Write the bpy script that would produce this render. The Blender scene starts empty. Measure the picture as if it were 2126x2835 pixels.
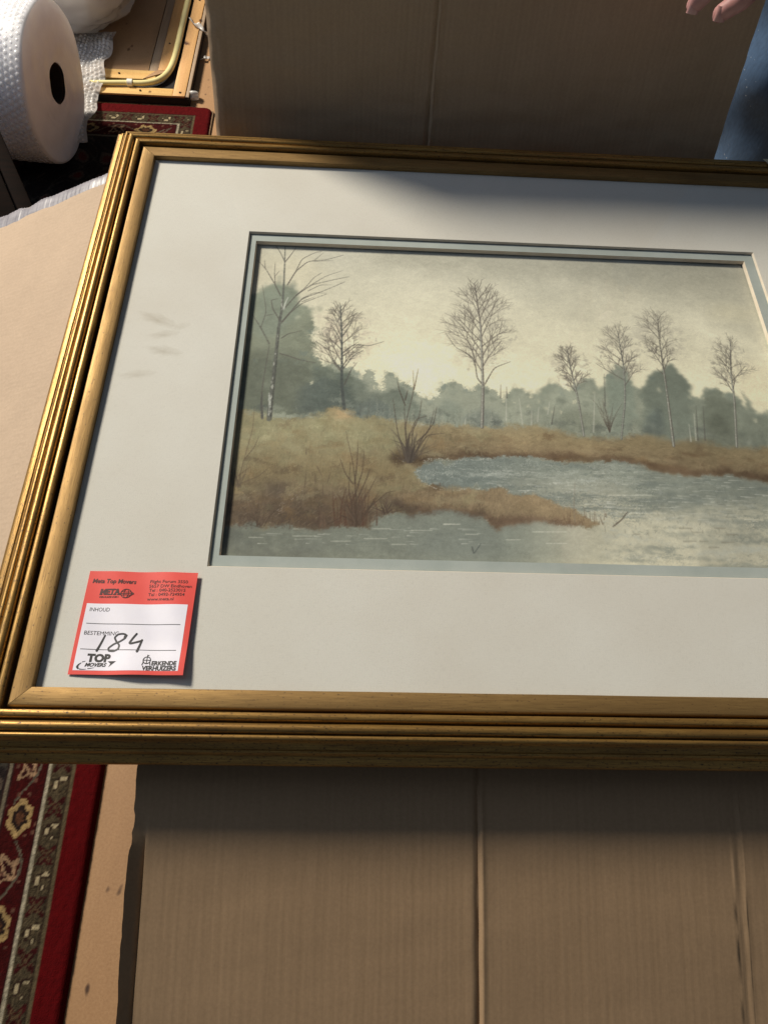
import bpy, bmesh, math, random
import numpy as np
from mathutils import Vector, Matrix

random.seed(7)
rng = np.random.default_rng(11)
scene = bpy.context.scene
COL = scene.collection

# ------------------------------------------------------------------ camera, world, lights, exposure
FLOOR = -0.55            # floor level below the mat of the picture (mat surface = 0 while modelling)
ZS = 0.55                # everything is lifted so that the floor lies at z = 0
CAM_C = np.array([0.0952826, -0.2265587, 0.4788661])
CAM_R = np.array([[0.9986347, 0.0000597, 0.0522378],
                  [0.0258741, -0.8692804, -0.4936416],
                  [0.0453798, 0.4943193, -0.8680951]])   # rows: right, down, forward
cam_data = bpy.data.cameras.new('camera')
cam = bpy.data.objects.new('camera', cam_data)
COL.objects.link(cam)
m = Matrix.Identity(4)
for i in range(3):
    m[i][0] = CAM_R[0][i]; m[i][1] = -CAM_R[1][i]; m[i][2] = -CAM_R[2][i]
m[0][3], m[1][3], m[2][3] = CAM_C[0], CAM_C[1], CAM_C[2] + ZS
cam.matrix_world = m
cam_data.sensor_fit = 'VERTICAL'
cam_data.sensor_height = 36.0
cam_data.sensor_width = 27.0
cam_data.lens = 36.0 * 2130.0 / 2835.0
cam_data.clip_start = 0.02
cam_data.clip_end = 60.0
scene.camera = cam

world = bpy.data.worlds.new('World')
scene.world = world
world.use_nodes = True
wb = world.node_tree.nodes['Background']
wb.inputs['Color'].default_value = (0.72, 0.83, 1.0, 1)
wb.inputs['Strength'].default_value = 0.092

def lamp(name, kind, loc, energy, color, **kw):
    d = bpy.data.lights.new(name, kind)
    d.energy = energy; d.color = color
    for k, v in kw.items():
        setattr(d, k, v)
    o = bpy.data.objects.new(name, d)
    COL.objects.link(o)
    o.location = (loc[0], loc[1], loc[2] + ZS)
    return o

# warm room lamp, behind and left of the picture; bluish roof window, high up on the left
key = lamp('warm_lamp', 'POINT', (-2.50, 2.60, 2.30), 1085.0, (1.0, 0.905, 0.765), shadow_soft_size=0.40)
WIN = (-2.15, 0.80, 1.65)
win = lamp('roof_window', 'AREA', WIN, 12.0, (0.60, 0.74, 1.0), shape='RECTANGLE', size=1.5, size_y=1.5)
win.rotation_euler = (Vector((0.2, 0.2, 0.0)) - Vector(WIN)).to_track_quat('-Z', 'Y').to_euler()

scene.view_settings.view_transform = 'Standard'
scene.view_settings.look = 'None'
scene.view_settings.exposure = 0.0
scene.view_settings.gamma = 1.0
scene.view_settings.use_curve_mapping = False
scene.render.engine = 'CYCLES'
scene.cycles.max_bounces = 8
scene.cycles.transparent_max_bounces = 12
scene.cycles.caustics_reflective = False
scene.cycles.caustics_refractive = False

# ------------------------------------------------------------------ helpers
def plane_point(u, v, z):
    """point of the horizontal plane z that was measured at photo position u, v"""
    d = CAM_R.T @ np.array([(u - 1063.0) / 2130.0, (v - 1417.5) / 2130.0, 1.0])
    s = (z - CAM_C[2]) / d[2]
    return CAM_C + s * d

def plane_points(uv, z):
    uv = np.asarray(uv, float)
    d = np.stack([(uv[:, 0] - 1063.0) / 2130.0, (uv[:, 1] - 1417.5) / 2130.0, np.ones(len(uv))], 1) @ CAM_R
    s = (z - CAM_C[2]) / d[:, 2]
    return CAM_C + s[:, None] * d

def srgb(*c):
    c = np.asarray(c, float)
    return np.where(c <= 0.04045, c / 12.92, ((c + 0.055) / 1.055) ** 2.4)

def rgba(*c):
    l = srgb(*c)
    return (float(l[0]), float(l[1]), float(l[2]), 1.0)

def mark(o, label=None, cat=None, group=None, kind=None):
    if label: o['label'] = label
    if cat: o['category'] = cat
    if group: o['group'] = group
    if kind: o['kind'] = kind
    return o

def thing(name, base, label, cat, group=None, rz=0.0):
    o = bpy.data.objects.new(name, None)
    o.empty_display_size = 0.05
    COL.objects.link(o)
    o.location = (base[0], base[1], base[2] + ZS)
    o.rotation_euler = (0, 0, rz)
    return mark(o, label, cat, group)

ORIGIN = {}
def base_of(o):
    p = Vector((0, 0, 0))
    while o is not None:
        p += o.location
        o = o.parent
    return p

def obj(name, verts, faces, mat, parent=None, smooth=None, origin=None, uvs=None):
    """links ONE mesh object; verts are given in model coordinates (mat level = 0)"""
    me = bpy.data.meshes.new(name)
    V = np.asarray([tuple(v) for v in verts], float) if not isinstance(verts, np.ndarray) else verts.astype(float)
    off = np.array([0, 0, ZS], float)
    if parent is not None:
        off = off - np.array(base_of(parent))
    if origin is not None:
        loc = np.array([origin[0], origin[1], origin[2]], float) + off
        V = V - np.array([origin[0], origin[1], origin[2]], float)
    else:
        loc = None
        V = V + off
    me.from_pydata([tuple(v) for v in V], [], [tuple(int(i) for i in f) for f in faces])
    me.validate()
    me.update()
    return finish(name, me, mat, parent, smooth, loc, uvs)

def finish(name, me, mat, parent, smooth, loc=None, uvs=None):
    if mat is not None:
        me.materials.append(mat)
    if uvs is not None:
        uvl = me.uv_layers.new(name='UVMap')
        li = np.empty(len(me.loops), dtype=np.int32)
        me.loops.foreach_get('vertex_index', li)
        uvl.data.foreach_set('uv', np.asarray(uvs, np.float32)[li].ravel())
    if smooth is not None:
        me.polygons.foreach_set('use_smooth', np.ones(len(me.polygons), dtype=bool))
        if smooth < 179:
            me.set_sharp_from_angle(angle=math.radians(smooth))
    o = bpy.data.objects.new(name, me)
    COL.objects.link(o)
    if parent is not None:
        o.parent = parent
    if loc is not None:
        o.location = tuple(loc)
    return o

def grid_faces(nx, ny, off=0):
    i, j = np.meshgrid(np.arange(nx - 1), np.arange(ny - 1), indexing='ij')
    a = (i * ny + j).ravel() + off
    return np.stack([a, a + ny, a + ny + 1, a + 1], 1)

def solid_sheet(P, N, t):
    """P: (nx, ny, 3) top surface; N: direction of the back side; closed solid of thickness t"""
    nx, ny = P.shape[:2]
    top = P.reshape(-1, 3)
    bot = (P + np.asarray(N) * t).reshape(-1, 3)
    n = nx * ny
    F = grid_faces(nx, ny).tolist()
    F += [[a + n for a in reversed(f)] for f in F]
    idx = np.arange(n).reshape(nx, ny)
    rim = list(idx[:, 0]) + list(idx[-1, 1:]) + list(idx[-2::-1, -1]) + list(idx[0, -2:0:-1])
    for k in range(len(rim)):
        a, b = rim[k], rim[(k + 1) % len(rim)]
        F.append([b, a, a + n, b + n])
    return np.concatenate([top, bot]), F

def box_vf(x0, x1, y0, y1, z0, z1):
    v = [(x0, y0, z0), (x1, y0, z0), (x1, y1, z0), (x0, y1, z0), (x0, y0, z1), (x1, y0, z1), (x1, y1, z1), (x0, y1, z1)]
    f = [(0, 3, 2, 1), (4, 5, 6, 7), (0, 1, 5, 4), (1, 2, 6, 5), (2, 3, 7, 6), (3, 0, 4, 7)]
    return v, f

def bevel_box(x0, x1, y0, y1, z0, z1, b=0.002, seg=2):
    bm = bmesh.new()
    v, f = box_vf(x0, x1, y0, y1, z0, z1)
    vs = [bm.verts.new(p) for p in v]
    for q in f:
        bm.faces.new([vs[i] for i in q])
    bmesh.ops.bevel(bm, geom=list(bm.edges), offset=b, segments=seg, affect='EDGES', profile=0.5)
    bm.verts.index_update()
    V = [tuple(p.co) for p in bm.verts]
    F = [[p.index for p in q.verts] for q in bm.faces]
    bm.free()
    return V, F

def tube(path, r, n=12, closed_ends=True):
    path = [np.asarray(p, float) for p in path]
    V, F = [], []
    up0 = np.array([0.0, 0.0, 1.0])
    for k, p in enumerate(path):
        a = path[max(k - 1, 0)]; b = path[min(k + 1, len(path) - 1)]
        t = b - a; t /= np.linalg.norm(t) + 1e-12
        u = np.cross(t, up0)
        if np.linalg.norm(u) < 1e-4: u = np.array([1.0, 0, 0])
        u /= np.linalg.norm(u); w = np.cross(u, t)
        rr = r[k] if hasattr(r, '__len__') else r
        for q in range(n):
            an = 2 * math.pi * q / n
            V.append(tuple(p + rr * (math.cos(an) * u + math.sin(an) * w)))
    for k in range(len(path) - 1):
        for q in range(n):
            a = k * n + q; b = k * n + (q + 1) % n
            F.append((a, b, b + n, a + n))
    if closed_ends:
        F.append(tuple(range(n - 1, -1, -1)))
        F.append(tuple(range((len(path) - 1) * n, len(path) * n)))
    return V, F

def merge(parts):
    V, F = [], []
    for v, f in parts:
        o = len(V)
        V += [tuple(p) for p in v]
        F += [[i + o for i in q] for q in f]
    return V, F

def smoothstep(a, b, x):
    t = np.clip((x - a) / (b - a), 0, 1)
    return t * t * (3 - 2 * t)

def spec_noise(shape, beta=2.0, sx=1.0, sy=1.0, seed=0, lo=0.0):
    """fractal noise field, zero mean, unit deviation; sx, sy > 1 stretch it along x or y"""
    r = np.random.default_rng(seed)
    ny, nx = shape
    fy = np.fft.fftfreq(ny)[:, None] * ny / max(ny, nx) * sy
    fx = np.fft.rfftfreq(nx)[None, :] * nx / max(ny, nx) * sx
    k = np.sqrt((fx * max(ny, nx)) ** 2 + (fy * max(ny, nx)) ** 2)
    k[0, 0] = 1
    amp = 1.0 / np.maximum(k, 1.0) ** (beta / 2 + 0.5)
    if lo: amp = amp * (k > lo)
    ph = np.exp(2j * np.pi * r.random(k.shape))
    f = np.fft.irfft2(amp * ph, s=shape)
    f -= f.mean()
    return f / (f.std() + 1e-12)

# ------------------------------------------------------------------ materials
def new_mat(name):
    m = bpy.data.materials.new(name)
    m.use_nodes = True
    nt = m.node_tree
    b = nt.nodes['Principled BSDF']
    return m, nt, b

def node(nt, kind, **kw):
    n = nt.nodes.new(kind)
    for k, v in kw.items():
        setattr(n, k, v)
    return n

def noise_chain(nt, coord, stretch, scale, detail=6, rough=0.6):
    tc = node(nt, 'ShaderNodeTexCoord')
    mp = node(nt, 'ShaderNodeMapping')
    mp.inputs['Scale'].default_value = stretch
    nt.links.new(tc.outputs[coord], mp.inputs['Vector'])
    nz = node(nt, 'ShaderNodeTexNoise')
    nz.inputs['Scale'].default_value = scale
    nz.inputs['Detail'].default_value = detail
    nz.inputs['Roughness'].default_value = rough
    nt.links.new(mp.outputs['Vector'], nz.inputs['Vector'])
    return nz

def ramp(nt, src, stops):
    r = node(nt, 'ShaderNodeValToRGB')
    e = r.color_ramp.elements
    while len(e) < len(stops): e.new(0.5)
    for k, (p, c) in enumerate(stops):
        e[k].position = p; e[k].color = c
    nt.links.new(src, r.inputs['Fac'])
    return r

def mixc(nt, fac, a, b, blend='MIX'):
    m = node(nt, 'ShaderNodeMix', data_type='RGBA', blend_type=blend)
    for s, v in ((m.inputs[0], fac), (m.inputs[6], a), (m.inputs[7], b)):
        if hasattr(v, 'links') or isinstance(v, bpy.types.NodeSocket): nt.links.new(v, s)
        else: s.default_value = v
    return m.outputs[2]

def bump(nt, bsdf, src, strength, dist=0.001):
    b = node(nt, 'ShaderNodeBump')
    b.inputs['Strength'].default_value = strength
    b.inputs['Distance'].default_value = dist
    nt.links.new(src, b.inputs['Height'])
    nt.links.new(b.outputs['Normal'], bsdf.inputs['Normal'])
    return b

def simple(name, c0, c1, scale, stretch=(1, 1, 1), rough=0.6, metallic=0.0, bumpiness=0.0, coord='Object', lo=0.35, hi=0.65, detail=6, spec=0.5):
    m, nt, b = new_mat(name)
    nz = noise_chain(nt, coord, stretch, scale, detail)
    r = ramp(nt, nz.outputs['Fac'], [(lo, c0), (hi, c1)])
    nt.links.new(r.outputs['Color'], b.inputs['Base Color'])
    b.inputs['Roughness'].default_value = rough
    b.inputs['Metallic'].default_value = metallic
    b.inputs['Specular IOR Level'].default_value = spec
    if bumpiness: bump(nt, b, nz.outputs['Fac'], bumpiness)
    return m

def schlick(nt, f0=0.04):
    """reflectance of a thin sheet, the same from both sides"""
    g = node(nt, 'ShaderNodeNewGeometry')
    d = node(nt, 'ShaderNodeVectorMath', operation='DOT_PRODUCT')
    nt.links.new(g.outputs['Incoming'], d.inputs[0]); nt.links.new(g.outputs['Normal'], d.inputs[1])
    a = node(nt, 'ShaderNodeMath', operation='ABSOLUTE'); nt.links.new(d.outputs['Value'], a.inputs[0])
    o = node(nt, 'ShaderNodeMath', operation='SUBTRACT'); o.inputs[0].default_value = 1.0; nt.links.new(a.outputs[0], o.inputs[1])
    p = node(nt, 'ShaderNodeMath', operation='POWER'); p.inputs[1].default_value = 5.0; nt.links.new(o.outputs[0], p.inputs[0])
    m_ = node(nt, 'ShaderNodeMath', operation='MULTIPLY_ADD'); m_.inputs[1].default_value = 1 - f0; m_.inputs[2].default_value = f0
    nt.links.new(p.outputs[0], m_.inputs[0])
    return m_

M = {}
# gilt wood: patchy metal leaf, brown showing through along the grain (UV: u runs along the rail in metres)
def gilt(name, bright, mid, dark, wear, rough):
    m, nt, b = new_mat(name)
    big = noise_chain(nt, 'UV', (9, 60, 1), 1.0, 5, 0.65)
    grain = noise_chain(nt, 'UV', (55, 1300, 1), 1.0, 6, 0.7)
    speck = noise_chain(nt, 'UV', (420, 700, 1), 1.0, 3, 0.5)
    r = ramp(nt, grain.outputs['Fac'], [(0.30, mid), (0.62, bright)])
    patch = ramp(nt, big.outputs['Fac'], [(0.40, (0, 0, 0, 1)), (0.72, (1, 1, 1, 1))])
    c1 = mixc(nt, patch.outputs['Color'], r.outputs['Color'], mid)
    sp = ramp(nt, speck.outputs['Fac'], [(0.66 - wear * 0.1, (0, 0, 0, 1)), (0.74, (1, 1, 1, 1))])
    gr = ramp(nt, grain.outputs['Fac'], [(0.24 + wear * 0.07, (1, 1, 1, 1)), (0.36 + wear * 0.07, (0, 0, 0, 1))])
    wearf = mixc(nt, 1.0, sp.outputs['Color'], gr.outputs['Color'], 'LIGHTEN')
    c2 = mixc(nt, wearf, c1, dark)
    nt.links.new(c2, b.inputs['Base Color'])
    me = ramp(nt, wearf, [(0.0, (0.68,) * 3 + (1,)), (1.0, (0.2,) * 3 + (1,))])
    nt.links.new(me.outputs['Color'], b.inputs['Metallic'])
    rr = ramp(nt, big.outputs['Fac'], [(0.3, (rough,) * 3 + (1,)), (0.7, (rough + 0.14,) * 3 + (1,))])
    nt.links.new(rr.outputs['Color'], b.inputs['Roughness'])
    bump(nt, b, grain.outputs['Fac'], 0.25, 0.0004)
    return m
M['gilt'] = gilt('gilt_moulding', rgba(0.74, 0.585, 0.32), rgba(0.53, 0.40, 0.22), rgba(0.17, 0.11, 0.07), 1.0, 0.32)
M['slip'] = gilt('gilt_slip', rgba(0.66, 0.535, 0.335), rgba(0.50, 0.395, 0.24), rgba(0.32, 0.23, 0.13), 0.4, 0.48)

m, nt, b = new_mat('mat_board')                       # linen-textured mount board with a few brownish smudges
tc = node(nt, 'ShaderNodeTexCoord')
weave = noise_chain(nt, 'Object', (1500, 260, 1), 1.0, 2)
weave2 = noise_chain(nt, 'Object', (260, 1500, 1), 1.0, 2)
wsum = node(nt, 'ShaderNodeMath', operation='ADD')
nt.links.new(weave.outputs['Fac'], wsum.inputs[0]); nt.links.new(weave2.outputs['Fac'], wsum.inputs[1])
cloud = noise_chain(nt, 'Object', (9, 9, 9), 1.0, 4)
rc = ramp(nt, cloud.outputs['Fac'], [(0.3, rgba(0.885, 0.862, 0.825)), (0.7, rgba(0.915, 0.90, 0.87))])
wr = ramp(nt, wsum.outputs[0], [(0.7, (0.93, 0.93, 0.93, 1)), (1.3, (1, 1, 1, 1))])
col = mixc(nt, 1.0, rc.outputs['Color'], wr.outputs['Color'], 'MULTIPLY')
def smudge(col, cx, cy, rx, ry, rot, amount):
    mp = node(nt, 'ShaderNodeMapping', vector_type='TEXTURE')
    mp.inputs['Location'].default_value = (cx, cy, 0)
    mp.inputs['Rotation'].default_value = (0, 0, rot)
    mp.inputs['Scale'].default_value = (rx, ry, 1)
    nt.links.new(tc.outputs['Object'], mp.inputs['Vector'])
    nzv = node(nt, 'ShaderNodeTexNoise'); nzv.inputs['Scale'].default_value = 2.2; nzv.inputs['Detail'].default_value = 5
    nt.links.new(mp.outputs['Vector'], nzv.inputs['Vector'])
    ln = node(nt, 'ShaderNodeVectorMath', operation='LENGTH')
    nt.links.new(mp.outputs['Vector'], ln.inputs[0])
    a = node(nt, 'ShaderNodeMath', operation='MULTIPLY_ADD'); a.inputs[1].default_value = 1.2; a.inputs[2].default_value = -0.10
    nt.links.new(nzv.outputs['Fac'], a.inputs[0])
    s = node(nt, 'ShaderNodeMath', operation='SUBTRACT')
    nt.links.new(a.outputs[0], s.inputs[0]); nt.links.new(ln.outputs['Value'], s.inputs[1])
    r = ramp(nt, s.outputs[0], [(0.0, (0, 0, 0, 1)), (0.9, (amount,) * 3 + (1,))])
    n2 = node(nt, 'ShaderNodeMath', operation='ADD'); n2.inputs[1].default_value = 0.35
    nt.links.new(s.outputs[0], n2.inputs[0]); nt.links.new(n2.outputs[0], r.inputs['Fac'])
    return mixc(nt, r.outputs['Color'], col, rgba(0.60, 0.54, 0.44))
MATBASE = (0.23, 0.166)   # object origin used below for the mat
for cx, cy, rx, ry, rot, am in ((-0.0655, 0.222, .020, .006, -0.35, .6), (-0.058, 0.206, .014, .0045, 0.25, .5), (-0.056, 0.189, .017, .0055, -0.1, .55),
                                (-0.073, 0.164, .017, .0045, 0.2, .42), (-0.045, 0.215, .009, .004, 0.6, .3)):
    col = smudge(col, cx - MATBASE[0], cy - MATBASE[1], rx * 1.15, ry * 1.35, rot, am * .6)
nt.links.new(col, b.inputs['Base Color'])
b.inputs['Roughness'].default_value = 0.85
b.inputs['Specular IOR Level'].default_value = 0.2
bump(nt, b, wsum.outputs[0], 0.25, 0.0002)
M['mat'] = m
M['inner_mat'] = simple('inner_mat_board', rgba(0.69, 0.72, 0.705), rgba(0.73, 0.755, 0.74), 40, rough=0.85, spec=0.2)
M['core'] = simple('board_core', rgba(0.86, 0.80, 0.72), rgba(0.90, 0.85, 0.78), 90, rough=0.9, spec=0.2)

def colour_attr_mat(name, rough=0.85, spec=0.2, bumpscale=None, bumpamt=0.2, bdist=0.0004):
    m, nt, b = new_mat(name)
    a = node(nt, 'ShaderNodeAttribute', attribute_name='paint')
    nt.links.new(a.outputs['Color'], b.inputs['Base Color'])
    b.inputs['Roughness'].default_value = rough
    b.inputs['Specular IOR Level'].default_value = spec
    if bumpscale:
        nz = noise_chain(nt, 'Object', (1, 1, 1), bumpscale, 3)
        bump(nt, b, nz.outputs['Fac'], bumpamt, bdist)
    return m
M['watercolour'] = colour_attr_mat('watercolour_on_paper', 0.9, 0.15, 900, 0.15)
M['rug'] = colour_attr_mat('wool_pile', 0.95, 0.1, 700, 0.8, 0.0015)

m, nt, b = new_mat('picture_glass')                   # clear pane: straight-through light plus a Fresnel mirror
nt.nodes.remove(b)
out = nt.nodes['Material Output']
tr = node(nt, 'ShaderNodeBsdfTransparent'); tr.inputs['Color'].default_value = (0.97, 0.985, 0.975, 1)
gl = node(nt, 'ShaderNodeBsdfGlossy'); gl.inputs['Roughness'].default_value = 0.03
fr = schlick(nt, 0.045)
ms = node(nt, 'ShaderNodeMixShader')
nt.links.new(fr.outputs[0], ms.inputs[0]); nt.links.new(tr.outputs[0], ms.inputs[1]); nt.links.new(gl.outputs[0], ms.inputs[2])
nt.links.new(ms.outputs[0], out.inputs['Surface'])
M['glass'] = m

def cardboard(name, c0, c1, axis):
    """kraft liner over corrugation; the flutes run along the object's local y (axis 0) or along x (axis 1)"""
    m, nt, b = new_mat(name)
    st = (1, 0.03, 0.03) if axis == 0 else (0.03, 1, 1)
    fl = noise_chain(nt, 'Object', st, 260, 3, 0.5)
    fibre = noise_chain(nt, 'Object', (1, 1, 1), 480, 4)
    blot = noise_chain(nt, 'Object', (1, 1, 1), 16, 6)
    tc2 = node(nt, 'ShaderNodeTexCoord')
    wv_ = node(nt, 'ShaderNodeTexWave', wave_type='BANDS', bands_direction='X' if axis == 0 else 'Y')
    wv_.inputs['Scale'].default_value = 64.0
    wv_.inputs['Distortion'].default_value = 2.5
    wv_.inputs['Detail'].default_value = 2.0
    nt.links.new(tc2.outputs['Object'], wv_.inputs['Vector'])
    mx_ = node(nt, 'ShaderNodeMath', operation='MULTIPLY_ADD')
    mx_.inputs[1].default_value = 0.16
    nt.links.new(wv_.outputs['Fac'], mx_.inputs[0]); nt.links.new(fl.outputs['Fac'], mx_.inputs[2])
    r = ramp(nt, mx_.outputs[0], [(0.36, c0), (0.76, c1)])
    rb = ramp(nt, blot.outputs['Fac'], [(0.3, (0.93, 0.93, 0.93, 1)), (0.7, (1.0, 1.0, 1.0, 1))])
    rf = ramp(nt, fibre.outputs['Fac'], [(0.3, (0.88, 0.88, 0.88, 1)), (0.7, (1, 1, 1, 1))])
    c = mixc(nt, 1.0, r.outputs['Color'], rb.outputs['Color'], 'MULTIPLY')
    c = mixc(nt, 1.0, c, rf.outputs['Color'], 'MULTIPLY')
    sc_ = noise_chain(nt, 'Object', (1, 0.5, 0.5) if axis == 0 else (0.5, 1, 1), 42, 7, 0.75)
    rsc = ramp(nt, sc_.outputs['Fac'], [(0.66, (0, 0, 0, 1)), (0.80, (0.35, 0.35, 0.35, 1))])
    c = mixc(nt, rsc.outputs['Color'], c, tuple(min(1, q * 1.35) for q in c1[:3]) + (1,))
    nt.links.new(c, b.inputs['Base Color'])
    b.inputs['Roughness'].default_value = 0.8
    b.inputs['Specular IOR Level'].default_value = 0.25
    bump(nt, b, mx_.outputs[0], 0.16, 0.0009)
    return m
M['kraft'] = cardboard('kraft_cardboard', rgba(0.625, 0.52, 0.40), rgba(0.648, 0.54, 0.418), 0)
M['kraft_back'] = cardboard('kraft_cardboard_inside', rgba(0.685, 0.59, 0.48), rgba(0.71, 0.615, 0.50), 0)
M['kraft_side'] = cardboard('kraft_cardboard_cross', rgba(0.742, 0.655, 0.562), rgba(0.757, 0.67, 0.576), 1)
M['tape'] = simple('packing_tape', rgba(0.46, 0.45, 0.48), rgba(0.56, 0.55, 0.58), 60, (1, 3, 1), 0.4, 0, 0.1)
M['masking'] = simple('masking_paper', rgba(0.76, 0.74, 0.62), rgba(0.83, 0.81, 0.70), 80, rough=0.7)

M['tag_red'] = simple('tag_red_print', rgba(0.895, 0.315, 0.285), rgba(0.925, 0.35, 0.315), 60, rough=0.5, spec=0.3)
M['tag_white'] = simple('tag_white_field', rgba(0.93, 0.925, 0.97), rgba(0.955, 0.95, 0.985), 60, rough=0.5, spec=0.3)
M['ink'] = simple('black_ink', rgba(0.10, 0.095, 0.10), rgba(0.15, 0.145, 0.15), 300, rough=0.6)
M['ink_on_red'] = simple('ink_on_red', rgba(0.26, 0.07, 0.07), rgba(0.32, 0.09, 0.09), 300, rough=0.6)
M['marker'] = simple('felt_marker', rgba(0.09, 0.09, 0.10), rgba(0.14, 0.14, 0.15), 400, rough=0.45)

def chipboard(name, c0, c1, dark, stretch):
    m, nt, b = new_mat(name)
    g = noise_chain(nt, 'Object', stretch, 12, 6, 0.65)
    s = noise_chain(nt, 'Object', (1, 1, 1), 330, 3)
    k = noise_chain(nt, 'Object', (1, 0.6, 1), 36, 2, 0.4)
    r = ramp(nt, g.outputs['Fac'], [(0.3, c0), (0.7, c1)])
    rs = ramp(nt, s.outputs['Fac'], [(0.3, (0.86, 0.83, 0.80, 1)), (0.62, (1, 1, 1, 1))])
    rk = ramp(nt, k.outputs['Fac'], [(0.285, (1, 1, 1, 1)), (0.325, (0, 0, 0, 1))])
    c = mixc(nt, 1.0, r.outputs['Color'], rs.outputs['Color'], 'MULTIPLY')
    c = mixc(nt, rk.outputs['Color'], c, dark)
    nt.links.new(c, b.inputs['Base Color'])
    b.inputs['Roughness'].default_value = 0.62
    bump(nt, b, s.outputs['Fac'], 0.2, 0.0006)
    return m
M['floor'] = chipboard('chipboard_floor', rgba(0.61, 0.465, 0.315), rgba(0.68, 0.53, 0.37), rgba(0.28, 0.175, 0.09), (1, 0.25, 1))
M['pine_y'] = chipboard('pine_along_y', rgba(0.80, 0.60, 0.37), rgba(0.89, 0.71, 0.47), rgba(0.36, 0.21, 0.10), (6, 0.3, 6))
M['pine_x'] = chipboard('pine_along_x', rgba(0.84, 0.66, 0.39), rgba(0.92, 0.77, 0.50), rgba(0.36, 0.21, 0.10), (0.3, 6, 6))
M['grey_wood'] = chipboard('weathered_wood', rgba(0.60, 0.52, 0.43), rgba(0.70, 0.60, 0.49), rgba(0.30, 0.22, 0.15), (6, 0.3, 6))
M['hatch_panel'] = chipboard('hatch_panel_wood', rgba(0.60, 0.465, 0.33), rgba(0.69, 0.55, 0.40), rgba(0.40, 0.28, 0.18), (0.8, 0.5, 1))
M['dark_wood'] = simple('dark_stained_wood', rgba(0.05, 0.032, 0.022), rgba(0.085, 0.05, 0.035), 20, (1, 8, 8), 0.85, 0, 0.15, spec=0.05)
M['black_and_shade'] = simple('near_black_and_shade', rgba(0.05, 0.04, 0.035), rgba(0.09, 0.07, 0.06), 40, rough=0.7)  # near-black; on the hatch sides it stands in for shade
M['conduit'] = simple('cream_plastic', rgba(0.87, 0.82, 0.58), rgba(0.91, 0.86, 0.63), 12, rough=0.35)
M['clip'] = simple('white_clip_plastic', rgba(0.88, 0.87, 0.82), rgba(0.92, 0.91, 0.87), 30, rough=0.4)
M['screw'] = simple('dull_steel', rgba(0.18, 0.15, 0.12), rgba(0.25, 0.21, 0.17), 200, rough=0.4, metallic=0.7)

def wrap_mat(name, c, transl, alpha, rough, layers=None):
    """milky polyethylene: diffuse + translucent, partly see-through, glossy skin"""
    m, nt, b = new_mat(name)
    nt.nodes.remove(b)
    out = nt.nodes['Material Output']
    di = node(nt, 'ShaderNodeBsdfDiffuse'); di.inputs['Color'].default_value = c
    tl = node(nt, 'ShaderNodeBsdfTranslucent'); tl.inputs['Color'].default_value = c
    if layers:
        nz = noise_chain(nt, 'Object', layers[0], layers[1], 5, 0.6)
        rr = ramp(nt, nz.outputs['Fac'], [(0.3, tuple(x * 0.86 for x in c[:3]) + (1,)), (0.7, c)])
        nt.links.new(rr.outputs['Color'], di.inputs['Color'])
    a = node(nt, 'ShaderNodeMixShader'); a.inputs[0].default_value = transl
    nt.links.new(di.outputs[0], a.inputs[1]); nt.links.new(tl.outputs[0], a.inputs[2])
    tp = node(nt, 'ShaderNodeBsdfTransparent')
    bmx = node(nt, 'ShaderNodeMixShader'); bmx.inputs[0].default_value = alpha
    nt.links.new(tp.outputs[0], bmx.inputs[1]); nt.links.new(a.outputs[0], bmx.inputs[2])
    gl = node(nt, 'ShaderNodeBsdfGlossy'); gl.inputs['Roughness'].default_value = rough
    fr = schlick(nt, 0.05)
    cm = node(nt, 'ShaderNodeMixShader')
    nt.links.new(fr.outputs[0], cm.inputs[0]); nt.links.new(bmx.outputs[0], cm.inputs[1]); nt.links.new(gl.outputs[0], cm.inputs[2])
    nt.links.new(cm.outputs[0], out.inputs['Surface'])
    return m
M['wrap_fold'] = wrap_mat('bubble_wrap_layers', rgba(0.93, 0.93, 0.955), 0.12, 1.0, 0.4, ((1, 1, 1), 25))
m, nt, b = new_mat('bubble_wrap_wound')
nz = noise_chain(nt, 'Object', (1, 1, 1), 22, 5, 0.6)
r = ramp(nt, nz.outputs['Fac'], [(0.3, rgba(0.90, 0.905, 0.93)), (0.7, rgba(0.95, 0.955, 0.975))])
nt.links.new(r.outputs['Color'], b.inputs['Base Color'])
b.inputs['Roughness'].default_value = 0.4
b.inputs['Subsurface Weight'].default_value = 0.5
b.inputs['Subsurface Radius'].default_value = (1.0, 1.0, 1.0)
b.inputs['Subsurface Scale'].default_value = 0.055
M['wrap_roll'] = m
M['wrap_sheet'] = wrap_mat('bubble_wrap_film', rgba(0.90, 0.885, 0.87), 0.45, 0.62, 0.18)
M['wrap_bubble'] = wrap_mat('bubble_wrap_bubble', rgba(0.95, 0.945, 0.94), 0.2, 0.42, 0.22)
M['scrap'] = wrap_mat('plastic_scrap', rgba(0.93, 0.92, 0.90), 0.3, 0.85, 0.25)
M['core_tube'] = simple('core_tube_board', rgba(0.14, 0.10, 0.08), rgba(0.20, 0.15, 0.11), 60, rough=0.9)

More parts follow.
